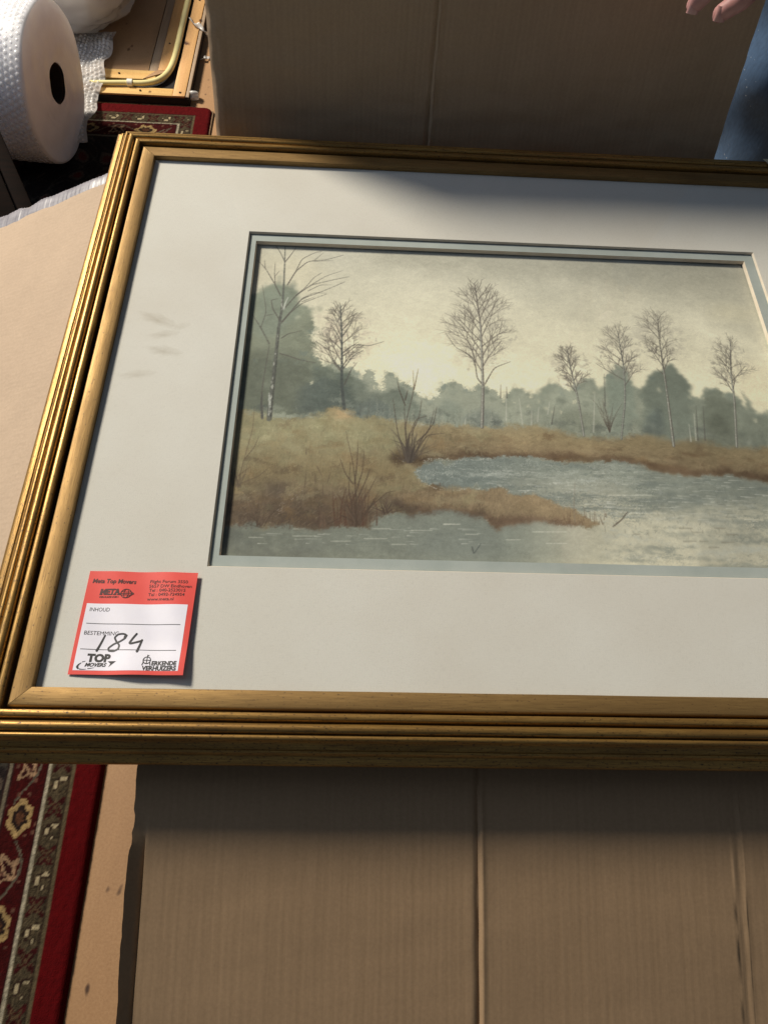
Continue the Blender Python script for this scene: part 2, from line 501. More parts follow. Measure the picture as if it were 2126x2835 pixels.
m, nt, b = new_mat('denim')
tw = noise_chain(nt, 'Object', (500, 500, 120), 1.0, 2)
fade = noise_chain(nt, 'Object', (9, 9, 5), 1.0, 4)
lint = noise_chain(nt, 'Object', (1, 1, 1), 330, 1, 0.3)
r = ramp(nt, fade.outputs['Fac'], [(0.3, rgba(0.20, 0.305, 0.43)), (0.7, rgba(0.29, 0.40, 0.53))])
r2 = ramp(nt, tw.outputs['Fac'], [(0.3, (0.80, 0.80, 0.82, 1)), (0.7, (1.1, 1.1, 1.1, 1))])
c = mixc(nt, 1.0, r.outputs['Color'], r2.outputs['Color'], 'MULTIPLY')
r3 = ramp(nt, lint.outputs['Fac'], [(0.75, (0, 0, 0, 1)), (0.79, (0.7, 0.7, 0.7, 1))])
c = mixc(nt, r3.outputs['Color'], c, rgba(0.70, 0.75, 0.80))
nt.links.new(c, b.inputs['Base Color']); b.inputs['Roughness'].default_value = 0.9
bump(nt, b, tw.outputs['Fac'], 0.18, 0.0006)
M['denim'] = m
m, nt, b = new_mat('skin')
nz = noise_chain(nt, 'Object', (1, 1, 1), 60, 4)
r = ramp(nt, nz.outputs['Fac'], [(0.3, rgba(0.60, 0.43, 0.42)), (0.7, rgba(0.70, 0.52, 0.51))])
nt.links.new(r.outputs['Color'], b.inputs['Base Color'])
b.inputs['Roughness'].default_value = 0.5
b.inputs['Subsurface Weight'].default_value = 0.12
b.inputs['Subsurface Radius'].default_value = (0.01, 0.004, 0.002)
b.inputs['Subsurface Scale'].default_value = 0.5
M['skin'] = m
M['nail'] = simple('fingernail', rgba(0.68, 0.51, 0.50), rgba(0.73, 0.56, 0.55), 80, rough=0.3)
M['sweater'] = simple('dark_knit', rgba(0.20, 0.15, 0.17), rgba(0.27, 0.21, 0.23), 120, rough=0.95, bumpiness=0.4)
M['shoe'] = simple('shoe_leather', rgba(0.12, 0.09, 0.07), rgba(0.20, 0.15, 0.11), 60, rough=0.5)
M['hair'] = simple('brown_hair', rgba(0.18, 0.12, 0.08), rgba(0.28, 0.19, 0.13), 60, (4, 4, 1), 0.6)
M['backing'] = simple('backing_board', rgba(0.45, 0.36, 0.26), rgba(0.52, 0.42, 0.31), 30, rough=0.9)


# ------------------------------------------------------------------ the setting: chipboard floor
fx0, fx1, fy0, fy1 = -2.0, 2.2, -1.4, 3.4
v, f = box_vf(fx0, fx1, fy0, fy1, FLOOR - 0.05, FLOOR - 0.021)
floor = mark(obj('floor', v, f, M['black_and_shade']), kind='structure')
seams = [fx0, -1.577, -0.977, -0.377, 0.223, 0.823, 1.423, fx1]
cuts = [[fy0, 0.45, fy1], [fy0, 1.9, fy1], [fy0, 0.7, fy1], [fy0, -0.9, fy1], [fy0, 0.5, fy1], [fy0, 1.6, fy1], [fy0, 0.2, fy1]]
for k in range(len(seams) - 1):
    for a, c in zip(cuts[k][:-1], cuts[k][1:]):
        v, f = bevel_box(seams[k] + 0.0016, seams[k + 1] - 0.0016, a + 0.0016, c - 0.0016, FLOOR - 0.02, FLOOR, 0.0012, 1)
        obj('floor_board', v, f, M['floor'], floor)

# ------------------------------------------------------------------ rug with a woven border
RUG_X, RUG_Y = -0.2075, 1.3405          # right and far edge
def rug_colours(X, Y, seed=3):
    """colours (sRGB) of the knots: bands run parallel to the nearest edge"""
    K = 0.0021
    Xq = (np.floor(X / K) + 0.5) * K; Yq = (np.floor(Y / K) + 0.5) * K
    dx = RUG_X - Xq; dy = RUG_Y - Yq
    side = dx < dy
    d = np.where(side, dx, dy)
    s = np.where(side, dy, dx)
    h = lambda a, b_: np.mod(np.sin(a * 127.1 + b_ * 311.7) * 43758.5453, 1.0)
    rnd = h(np.floor(X / K), np.floor(Y / K))
    out = np.zeros(X.shape + (3,))
    out[:] = (0.115, 0.10, 0.105)                                    # dark field
    def put(mask, c, var=0.05):
        c = np.array(c)
        out[mask] = c * (1 - var + 2 * var * rnd[mask])[:, None]
    # field: dim scrolling flowers
    u = X * 1.0; w = Y * 1.0
    fl = np.sin(u * 62 + 2.2 * np.sin(w * 31)) * np.sin(w * 57 + 2.0 * np.sin(u * 44))
    fld = d > 0.118
    put(fld, (0.155, 0.125, 0.12), 0.25)
    put(fld & (fl > 0.45), (0.33, 0.28, 0.24), 0.25)
    put(fld & (fl > 0.78), (0.36, 0.16, 0.14), 0.2)
    put(fld & (np.abs(fl) < 0.06), (0.25, 0.23, 0.20), 0.25)
    # inner thin lines
    put((d > 0.110) & (d <= 0.118), (0.20, 0.12, 0.11), 0.15)
    put((d > 0.1125) & (d <= 0.1155), (0.50, 0.46, 0.38), 0.12)
    # main border: dark red ground, rings and leaf scrolls
    mb = (d > 0.0705) & (d <= 0.110)
    put(mb, (0.27, 0.045, 0.045), 0.18)
    per = 0.118
    t = np.mod(s + 0.02, per); c = d - 0.0902
    q = t - per * 0.27
    rr = np.sqrt((q / 1.25) ** 2 + (c * 1.15) ** 2)
    ang = np.arctan2(c, q)
    lob = rr / (1 + 0.13 * np.cos(6 * ang))
    put(mb & (lob < 0.0165), (0.72, 0.60, 0.40), 0.12)
    put(mb & (lob < 0.0105), (0.17, 0.12, 0.10), 0.2)
    put(mb & (lob < 0.0060), (0.38, 0.24, 0.16), 0.2)
    q2 = t - per * 0.76
    for sg in (1, -1):
        a = q2 * 0.80 + sg * c * 0.60; e = -q2 * 0.60 * sg + c * 0.80
        leaf = (np.abs(a - sg * 0.003) / 0.019) ** 1.5 + (np.abs(e) / 0.0066) ** 1.5
        put(mb & (leaf < 1.0), (0.70, 0.56, 0.43), 0.14)
        put(mb & (leaf < 0.42), (0.22, 0.07, 0.07), 0.15)
    vine = np.abs(c - 0.013 * np.sin(2 * np.pi * s / per + 1.2)) < 0.0016
    put(mb & vine & (lob > 0.019), (0.40, 0.36, 0.30), 0.2)
    put(mb & (h(np.floor(X / (2 * K)) + 3, np.floor(Y / (2 * K))) > 0.93) & (lob > 0.02), (0.45, 0.30, 0.24), 0.2)
    # white line between the borders
    put((d > 0.0655) & (d <= 0.0705), (0.21, 0.06, 0.06), 0.15)
    put((d > 0.0640) & (d <= 0.0668), (0.74, 0.70, 0.60), 0.16)
    # outer motif stripe
    ms_ = (d > 0.0375) & (d <= 0.0640)
    put(ms_, (0.33, 0.285, 0.21), 0.25)
    per2 = 0.054
    t2 = np.mod(s, per2); c2 = d - 0.0507
    fringe = np.abs(np.sin(t2 * 2 * np.pi / 0.0135)) * 0.003
    put(ms_ & (np.abs(c2) > 0.0075 + fringe) & (np.abs(c2) < 0.0115), (0.24, 0.19, 0.14), 0.25)
    q3 = t2 - per2 * 0.22
    flo = np.maximum(np.abs(q3) * 0.9, np.abs(c2) * 1.15) + 0.0032 * np.cos(4 * np.arctan2(c2, q3))
    put(ms_ & (flo < 0.0082), (0.25, 0.07, 0.07), 0.2)
    put(ms_ & (flo < 0.0035), (0.36, 0.28, 0.20), 0.2)
    for sq, sc_, r0, r1 in ((0.72, 0.0042, 0.0050, 0.0024), (0.60, -0.0042, 0.0024, 0.0040), (0.86, -0.003, 0.0016, 0.0018)):
        e = ((t2 - per2 * sq) / r0) ** 2 + ((c2 - sc_) / r1) ** 2
        put(ms_ & (e < 2.2), (0.20, 0.13, 0.10), 0.2)
        put(ms_ & (e < 1.0), (0.80, 0.73, 0.58), 0.1)
    put((d > 0.0345) & (d <= 0.0375), (0.42, 0.37, 0.27), 0.12)
    put((d > 0.0330) & (d <= 0.0345), (0.20, 0.08, 0.07), 0.12)
    put(d <= 0.0330, (0.40, 0.022, 0.036), 0.07)
    return out * 0.76

rug = thing('rug', (-0.85, 0.3, FLOOR), 'dark patterned oriental rug with plain red edge on the wooden floor', 'rug', rz=0.0)
xs = np.concatenate([np.arange(-1.5, -0.66, 0.012), np.arange(-0.66, RUG_X + 1e-6, 0.0021)]); xs[-1] = RUG_X
ys = np.concatenate([np.arange(-0.95, -0.46, 0.012), np.arange(-0.46, RUG_Y + 1e-6, 0.0024)]); ys[-1] = RUG_Y
GX, GY = np.meshgrid(xs, ys, indexing='ij')
# rounded corner: pull the far right corner in
cr = 0.016
ax_ = np.maximum(GX - (RUG_X - cr), 0); ay_ = np.maximum(GY - (RUG_Y - cr), 0)
ll = np.sqrt(ax_ ** 2 + ay_ ** 2); sc = np.where(ll > 1e-9, np.maximum(ax_, ay_) / np.maximum(ll, 1e-9), 1)
PX = np.where((ax_ > 0) & (ay_ > 0), RUG_X - cr + ax_ * sc, GX); PY = np.where((ax_ > 0) & (ay_ > 0), RUG_Y - cr + ay_ * sc, GY)
pile = spec_noise(GX.shape, 0.3, seed=5)
edge = np.minimum(RUG_X - GX, RUG_Y - GY)
PZ = FLOOR + 0.0085 * np.sqrt(np.clip(edge / 0.006, 0, 1)) + 0.0003 * pile + 0.001
# the long edge runs a touch off parallel, as it lies
PX = PX + (0.4 - PY) * 0.0085 - 0.0015
n_ = GX.size
P = np.stack([PX, PY, PZ], -1).reshape(-1, 3)
F = grid_faces(*GX.shape)
me = bpy.data.meshes.new('pile')
Pl = P + np.array([0, 0, ZS]) - np.array(base_of(rug))
me.vertices.add(len(Pl)); me.vertices.foreach_set('co', Pl.astype(np.float32).ravel())
def fill_faces(me, F):
    F = np.asarray(F, np.int32)
    me.loops.add(F.size); me.loops.foreach_set('vertex_index', F.ravel())
    me.polygons.add(len(F))
    me.polygons.foreach_set('loop_start', np.arange(0, F.size, 4, dtype=np.int32))
    me.polygons.foreach_set('loop_total', np.full(len(F), 4, dtype=np.int32))
    me.update(calc_edges=True)
fill_faces(me, F)
def paint_attr(me, C):
    a = me.color_attributes.new('paint', 'FLOAT_COLOR', 'POINT')
    a.data.foreach_set('color', np.concatenate([C, np.ones((len(C), 1))], 1).astype(np.float32).ravel())
paint_attr(me, srgb(*np.moveaxis(rug_colours(GX, GY), -1, 0)).transpose(1, 2, 0).reshape(-1, 3) if False else srgb(rug_colours(GX, GY).reshape(-1, 3)).reshape(-1, 3))
finish('pile', me, M['rug'], rug, 60)
v, f = box_vf(-1.5, RUG_X - 0.008, -0.95, RUG_Y - 0.008, FLOOR + 0.0005, FLOOR + 0.004)
obj('backing', v, f, M['backing'], rug)

# ------------------------------------------------------------------ floor hatch with conduit
HT = FLOOR + 0.020       # top of the hatch boards
hatch = thing('floor_hatch', (-0.65, 1.8, FLOOR), 'pale wooden hatch frame with boarded edges lying behind the rug', 'hatch')
def hp(name, x0, x1, y0, y1, z0, z1, mat, bv=0.0009):
    v, f = bevel_box(x0, x1, y0, y1, z0, z1, bv, 2)
    return obj(name, v, f, mat, hatch, 40)
hp('base_frame', -1.05, -0.268, 1.352, 2.55, FLOOR, HT - 0.004, M['black_and_shade'])  # shade on the hatch sides is put into this dark colour
hp('panel', -1.04, -0.3665, 1.442, 2.54, HT - 0.0038, HT - 0.0015, M['hatch_panel'], 0.0006)
hp('edge_board', -0.303, -0.2765, 1.3535, 2.54, HT - 0.0038, HT + 0.001, M['pine_y'])
hp('edge_strip', -0.2757, -0.2685, 1.3535, 2.54, HT - 0.0038, HT - 0.001, M['grey_wood'])
hp('edge_board', -1.04, -0.3038, 1.3535, 1.379, HT - 0.0038, HT + 0.0005, M['pine_x'])
hp('inner_board', -0.3455, -0.322, 1.4425, 2.54, HT - 0.0038, HT + 0.0015, M['pine_y'])
hp('inner_strip', -0.3650, -0.3465, 1.4425, 2.54, HT - 0.0038, HT - 0.001, M['grey_wood'])
hp('inner_board', -1.04, -0.3480, 1.4085, 1.4405, HT - 0.0038, HT + 0.0005, M['pine_x'])
# mitred wedge in the corner of the inner boards
wv = [(-0.372, 1.4075, HT - 0.0118), (-0.322, 1.4075 + 0.031, HT - 0.0118), (-0.347, 1.4415, HT - 0.0118)]
wv += [(x, y, HT + 0.0022) for x, y, z in wv]
obj('corner_wedge', wv, [(0, 2, 1), (3, 4, 5), (0, 1, 4, 3), (1, 2, 5, 4), (2, 0, 3, 5)], M['hatch_panel'], hatch)
for x, y in ((-0.288, 1.365), (-0.372, 1.366), (-0.334, 1.545), (-0.426, 1.424), (-0.289, 1.73), (-0.334, 1.85)):
    v, f = tube([(x, y, HT), (x, y, HT + 0.0024)], 0.0022, 10)
    obj('screw', v, f, M['screw'], hatch)
pp = [plane_point(u, w_, HT + 0.006) for u, w_ in ((250, 229), (292, 229), (330, 229), (362, 229), (390, 230.5), (412, 229), (432, 225), (449, 217), (462, 206), (472, 192), (480, 174), (487, 152), (495, 118), (504, 76), (513, 38), (522, 0), (540, -80), (565, -190))]
pp = np.array(pp)
tt = np.linspace(0, len(pp) - 1, 70)
pp = np.stack([np.interp(tt, np.arange(len(pp)), pp[:, k]) for k in range(3)], 1)
for _ in range(3):
    pp[1:-1] = (pp[:-2] + 2 * pp[1:-1] + pp[2:]) / 4
v, f = tube(list(pp), np.interp(np.linspace(0, 1, len(pp)), [0, .2, .5, 1], [0.0050, 0.0056, 0.0068, 0.0070]), 14)
cond = thing('conduit', tuple(pp[10] - np.array([0, 0, .006])), 'cream plastic conduit pipe bending round the corner of the hatch', 'pipe')
obj('pipe', v, f, M['conduit'], cond, 60)
cp = plane_point(361, 229, HT + 0.006)
ring, fr_ = tube([(cp[0] - 0.0055, cp[1], cp[2]), (cp[0] + 0.0055, cp[1], cp[2])], 0.0078, 14)
obj('clip', ring, fr_, M['clip'], cond, 40)

# ------------------------------------------------------------------ cardboard box with open flaps
FRAME_BOTTOM = -0.020
box = thing('cardboard_box', (0.25, 0.24, FLOOR), 'large brown cardboard box with its flaps open under the gilt picture frame', 'box')
bx0, bx1, by0, by1 = -0.118, 0.64, 0.03, 0.468
ztop = FRAME_BOTTOM - 0.0005
v, f = merge([box_vf(bx0, bx0 + 0.004, by0, by1, FLOOR, ztop - 0.004), box_vf(bx1 - 0.004, bx1, by0, by1, FLOOR, ztop - 0.004),
              box_vf(bx0 + 0.004, bx1 - 0.004, by0, by0 + 0.004, FLOOR, ztop - 0.004), box_vf(bx0 + 0.004, bx1 - 0.004, by1 - 0.004, by1, FLOOR, ztop - 0.004)])
obj('wall', v, f, M['kraft'], box)
v, f = box_vf(bx0, bx1, by0, by1, ztop - 0.004, ztop)
obj('top_panel', v, f, M['kraft'], box)

def crease_z(x, xc, depth=0.0021, wl=0.0042, wr=0.0016):
    """pressed score line: long slope on the left, short steep one on the right"""
    return -depth * np.where(x < xc, np.clip(1 - (xc - x) / wl, 0, 1) ** 1.5, np.clip(1 - (x - xc) / wr, 0, 1)) + 0.26 * depth * np.exp(-((x - xc - 0.0027) / 0.0012) ** 2)

# front flap: leaves the box top, then dips towards the viewer
def front_profile(y):
    yy = np.array([0.030, -0.05, -0.100, -0.135, -0.18, -0.26, -0.36, -0.46])
    zz = np.array([-0.0205, -0.0215, -0.0240, -0.0300, -0.0435, -0.0690, -0.1020, -0.1360])
    return np.interp(y, yy[::-1], zz[::-1])
XC1, XC2 = 0.1815, 0.3475
lx = -0.0335
xs = np.unique(np.concatenate([[lx, lx + 0.001, lx + 0.003, lx + 0.0060, lx + 0.0085, lx + 0.0095, lx + 0.011], np.linspace(lx + 0.014, 0.64, 90),
                               XC1 + np.array([-.0056, -.004, -.0025, -.0012, 0, .0006, .0012, .0018, .0027, .0034, .0042]), XC2 + np.array([-.0056, -.004, -.0025, -.0012, 0, .0006, .0012, .0018, .0027, .0034, .0042])]))
ys = np.linspace(0.030, -0.46, 150)
GX, GY = np.meshgrid(xs, ys, indexing='ij')
yk = front_profile(GY)
for _ in range(6):
    yk[:, 1:-1] = (yk[:, :-2] + 2 * yk[:, 1:-1] + yk[:, 2:]) / 4
wig = np.interp(GY, np.linspace(-0.46, 0.03, 12), np.array([.4, -.3, .5, .1, -.5, .3, .6, -.2, -.5, .2, .1, 0]) * 0.0005)
Z = yk + crease_z(GX - wig, XC1) + crease_z(GX, XC2, 0.0005, 0.0042, 0.0034)
# raised, torn rim along the left edge
rim_amt = smoothstep(-0.150, -0.185, GY)
Z += np.where(GX < lx + 0.0092, 0.0045 * np.clip((lx + 0.0092 - GX) / 0.0092, 0, 1) - 0.0030 * np.clip((GX - lx) / 0.0085, 0, 1), 0) * rim_amt
Z += 0.0004 * spec_noise((len(xs), len(ys)), 2.4, sx=1, sy=1, seed=8)
jag = spec_noise((1, len(ys)), 0.8, seed=21)[0] * 0.0005 + 0.0008 * (spec_noise((1, len(ys)), 0.4, seed=4)[0] > 1.0) * (ys > -0.2) 
shift = np.zeros_like(GX); shift[0] = jag; shift[1] = jag * 0.8; shift[2] = jag * .4
P = np.stack([GX + shift, GY, Z], -1)
v, f = solid_sheet(P, (0, 0.18, -1), 0.004)
ff = obj('front_flap', v, f, M['kraft'], box, 50)

# back flap: stands up behind the frame, leaning away
A = math.radians(72)
xb0, xb1 = -0.0432, 0.4592
xs = np.unique(np.concatenate([np.linspace(xb0, xb1, 80), xb0 + np.array([.001, .003, .006, .010]), 0.1637 + np.array([-.0056, -.004, -.0025, -.0012, 0, .0006, .0012, .0018, .0027, .0034, .0042])]))
ts = np.linspace(0, 0.232, 60)
GX, GT = np.meshgrid(xs, ts, indexing='ij')
off = crease_z(GX - 0.0002 * np.sin(GT * 60), 0.1637, 0.0020) + 0.0009 * spec_noise((len(xs), len(ts)), 2.2, seed=14)
off += -0.0022 * np.clip(1 - (GX - xb0) / 0.010, 0, 1) ** 2
P = np.stack([GX, 0.4745 + math.cos(A) * GT - math.sin(A) * off, -0.0215 + math.sin(A) * GT + math.cos(A) * off], -1)
nb = np.zeros_like(P); nb[..., 1] = math.sin(A); nb[..., 2] = -math.cos(A)
nb[0, :, 0] = -0.9; nb[1, :, 0] = -0.5
v, f = solid_sheet(P[:, ::-1], nb[:, ::-1], 0.004)
obj('back_flap', v, f, M['kraft_back'], box, 50)

# left flap: slopes down to the left
S = math.radians(25)
us = np.linspace(0, 0.215, 40); ys = np.linspace(-0.072, 0.432, 70)
GU, GY = np.meshgrid(us, ys, indexing='ij')
bow = 0.0007 * spec_noise(GU.shape, 2.6, seed=31)
yy = GY + np.where(GY > 0.38, 0.0008 * np.sin(GU * 90), 0)
P = np.stack([-0.119 - math.cos(S) * GU, yy, -0.0125 - math.sin(S) * GU + bow * np.clip(GU / 0.05, 0, 1)], -1)
v, f = solid_sheet(P[::-1], (0, 0, -1), 0.004)
sf = obj('side_flap', v, f, M['kraft_side'], box, 50)
# strip of tape along its far edge, cut edge serrated
nt_ = 260
us = np.linspace(0, 0.215, nt_)
far = 0.4335 + 0.0022 * np.abs(((us * 260) % 1.0) - 0.5) + 0.0016 * np.interp(us, np.linspace(0, .42, 30), rng.normal(size=30))
near = 0.4175 - 0.004 * us / 0.215 + 0.0008 * np.interp(us, np.linspace(0, .42, 40), rng.normal(size=40))
zt = -0.0125 - math.sin(S) * us + 0.0005
bowl = np.array([bow[int(round(u / 0.215 * 39)), -2] for u in us]) * np.clip(us / 0.05, 0, 1)
xt = -0.119 - math.cos(S) * us
rows = []
for a, dz in ((0.0, -0.0012), (0.25, 0.0001), (0.7, 0.0004), (0.9, 0.0002), (1.0, -0.0010)):
    rows.append(np.stack([xt, near + (far - near) * a, zt + bowl + dz + 0.0006 * np.abs(np.interp(us, np.linspace(0, .42, 24), rng.normal(size=24))) * a], 1))
P = np.stack(rows, 1)[::-1]
v, f = solid_sheet(P, (0, 0, -1), 0.0002)
obj('packing_tape', v, f, M['tape'], sf, 60)

# ------------------------------------------------------------------ picture frame
frame = thing('picture_frame', (0.23, 0.166, FRAME_BOTTOM), 'gilt wooden picture frame holding a matted watercolour of a misty lake', 'picture')
XI, XJ, YB, YT = -0.0957, 0.5557, -0.0861, 0.4226

def arc(cx, cz, r, a0, a1, n):
    return [(cx + r * math.cos(math.radians(a)), cz + r * math.sin(math.radians(a))) for a in np.linspace(a0, a1, n)]
# (d outward from the sight edge, z)
moulding = [(0.0148, -0.012), (0.0148, 0.0072), (0.0152, 0.0084), (0.0162, 0.0090), (0.0182, 0.0091), (0.0192, 0.0086), (0.0199, 0.0074), (0.0204, 0.0045), (0.0211, 0.0034), (0.0217, 0.0040)]
moulding += arc(0.0243, 0.0066, 0.0030, 190, 5, 10)
moulding += [(0.0275, 0.0056), (0.0281, 0.0060)] + arc(0.0296, 0.0060, 0.0017, 165, 0, 7)
moulding += [(0.0322, 0.0034), (0.0342, 0.0008), (0.0352, 0.0002), (0.0362, 0.0008), (0.0374, 0.0004), (0.0381, -0.0010), (0.0386, -0.0024), (0.0392, -0.0026), (0.0404, -0.0030), (0.0418, -0.0036), (0.0430, -0.0047), (0.0436, -0.0064), (0.0433, -0.0085), (0.0415, -0.0110), (0.0370, -0.0190), (0.0365, -0.0198), (0.0160, -0.0198)]
slip = [(0.0000, -0.0012), (0.0000, 0.0038), (0.0004, 0.0048), (0.0014, 0.0052), (0.0108, 0.0056), (0.0119, 0.0053), (0.0125, 0.0046), (0.0125, -0.0012)]

def rail(name, profile, which, mat):
    segs = 40
    prof = profile
    # distance along the profile for the UVs
    dist = np.concatenate([[0], np.cumsum([math.dist(prof[k], prof[k + 1]) for k in range(len(prof) - 1)])])
    V, UV = [], []
    g = 0.00018
    offu = {'left': 0.0, 'far': 3.1, 'right': 6.7, 'near': 9.3}[which]
    for s_ in range(segs + 1):
        t = s_ / segs
        for k, (d, z) in enumerate(prof):
            jit = 0.00006 * math.sin(37 * t + 5 * k + offu)
            if which in ('left', 'right'):
                y = (YB - d + g) + t * ((YT + d - g) - (YB - d + g))
                x = XI - d if which == 'left' else XJ + d
                V.append((x + (jit if 0 < s_ < segs else 0), y, z)); UV.append((y + offu, dist[k]))
            else:
                x = (XI - d + g) + t * ((XJ + d - g) - (XI - d + g))
                y = YT + d if which == 'far' else YB - d
                V.append((x, y + (jit if 0 < s_ < segs else 0), z)); UV.append((x + offu, dist[k]))
    n = len(prof)
    F = []
    flip = which in ('left', 'near')
    flip = which in ('right', 'near')
    for s_ in range(segs):
        for k in range(n):
            a = s_ * n + k; b_ = s_ * n + (k + 1) % n
            q = (a, a + n, b_ + n, b_)
            F.append(q[::-1] if flip else q)
    e0 = tuple(range(n)); e1 = tuple(range(segs * n, segs * n + n))
    F.append(e0 if not flip else e0[::-1]); F.append(e1[::-1] if not flip else e1)
    o = obj(name, V, F, mat, frame, 38, uvs=UV)
    bm = bmesh.new(); bm.from_mesh(o.data)
    bmesh.ops.recalc_face_normals(bm, faces=bm.faces)
    bm.to_mesh(o.data); bm.free()
    o.data.polygons.foreach_set('use_smooth', np.ones(len(o.data.polygons), dtype=bool))
    o.data.set_sharp_from_angle(angle=math.radians(38))
    return o
for w_ in ('left', 'far', 'right', 'near'):
    rail('rail', moulding, w_, M['gilt'])
for w_ in ('left', 'far', 'right', 'near'):
    rail('slip', slip, w_, M['slip'])

# mount boards with bevelled windows
def mount(name, ox0, ox1, oy0, oy1, ix0, ix1, iy0, iy1, z, t, bev, mat):
    def ring(x0, x1, y0, y1, zz): return [(x0, y0, zz), (x1, y0, zz), (x1, y1, zz), (x0, y1, zz)]
    V = ring(ox0, ox1, oy0, oy1, z) + ring(ix0, ix1, iy0, iy1, z) + ring(ix0 + bev, ix1 - bev, iy0 + bev, iy1 - bev, z - t) + ring(ox0, ox1, oy0, oy1, z - t)
    F = []
    for k in range(4):
        q = (k + 1) % 4
        F += [(k, q, 4 + q, 4 + k), (8 + k, 8 + q, 12 + q, 12 + k), (12 + k, 12 + q, q, k)]
    o = obj(name, V, F, mat, frame, origin=(MATBASE[0], MATBASE[1], z))
    VB = ring(ix0, ix1, iy0, iy1, z - 0.00002) + ring(ix0 + bev, ix1 - bev, iy0 + bev, iy1 - bev, z - t)
    obj('bevel', [(p[0], p[1], p[2]) for p in VB], [(k, (k + 1) % 4, 4 + (k + 1) % 4, 4 + k) for k in range(4)], M['core'], o)
    return o
mount('outer_mat', XI - 0.008, XJ + 0.008, YB - 0.008, YT + 0.008, 0.0, 0.46, 0.0, 0.331, 0.0, 0.0017, 0.0011, M['mat'])
mount('inner_mat', XI - 0.008, XJ + 0.008, YB - 0.008, YT + 0.008, 0.0066, 0.4505, 0.0098, 0.3219, -0.0025, 0.0030, 0.0009, M['inner_mat'])
v, f = box_vf(XI - 0.008, XJ + 0.008, YB - 0.008, YT + 0.008, -0.0120, -0.0078)
obj('backing_board', v, f, M['backing'], frame)
v, f = box_vf(XI - 0.006, XJ + 0.006, YB - 0.006, YT + 0.006, 0.0004, 0.0007)
v = [(XI - 0.006, YB - 0.006, 0.0006), (XJ + 0.006, YB - 0.006, 0.0006), (XJ + 0.006, YT + 0.006, 0.0006), (XI - 0.006, YT + 0.006, 0.0006)]
obj('glass', v, [(0, 1, 2, 3)], M['glass'], frame)

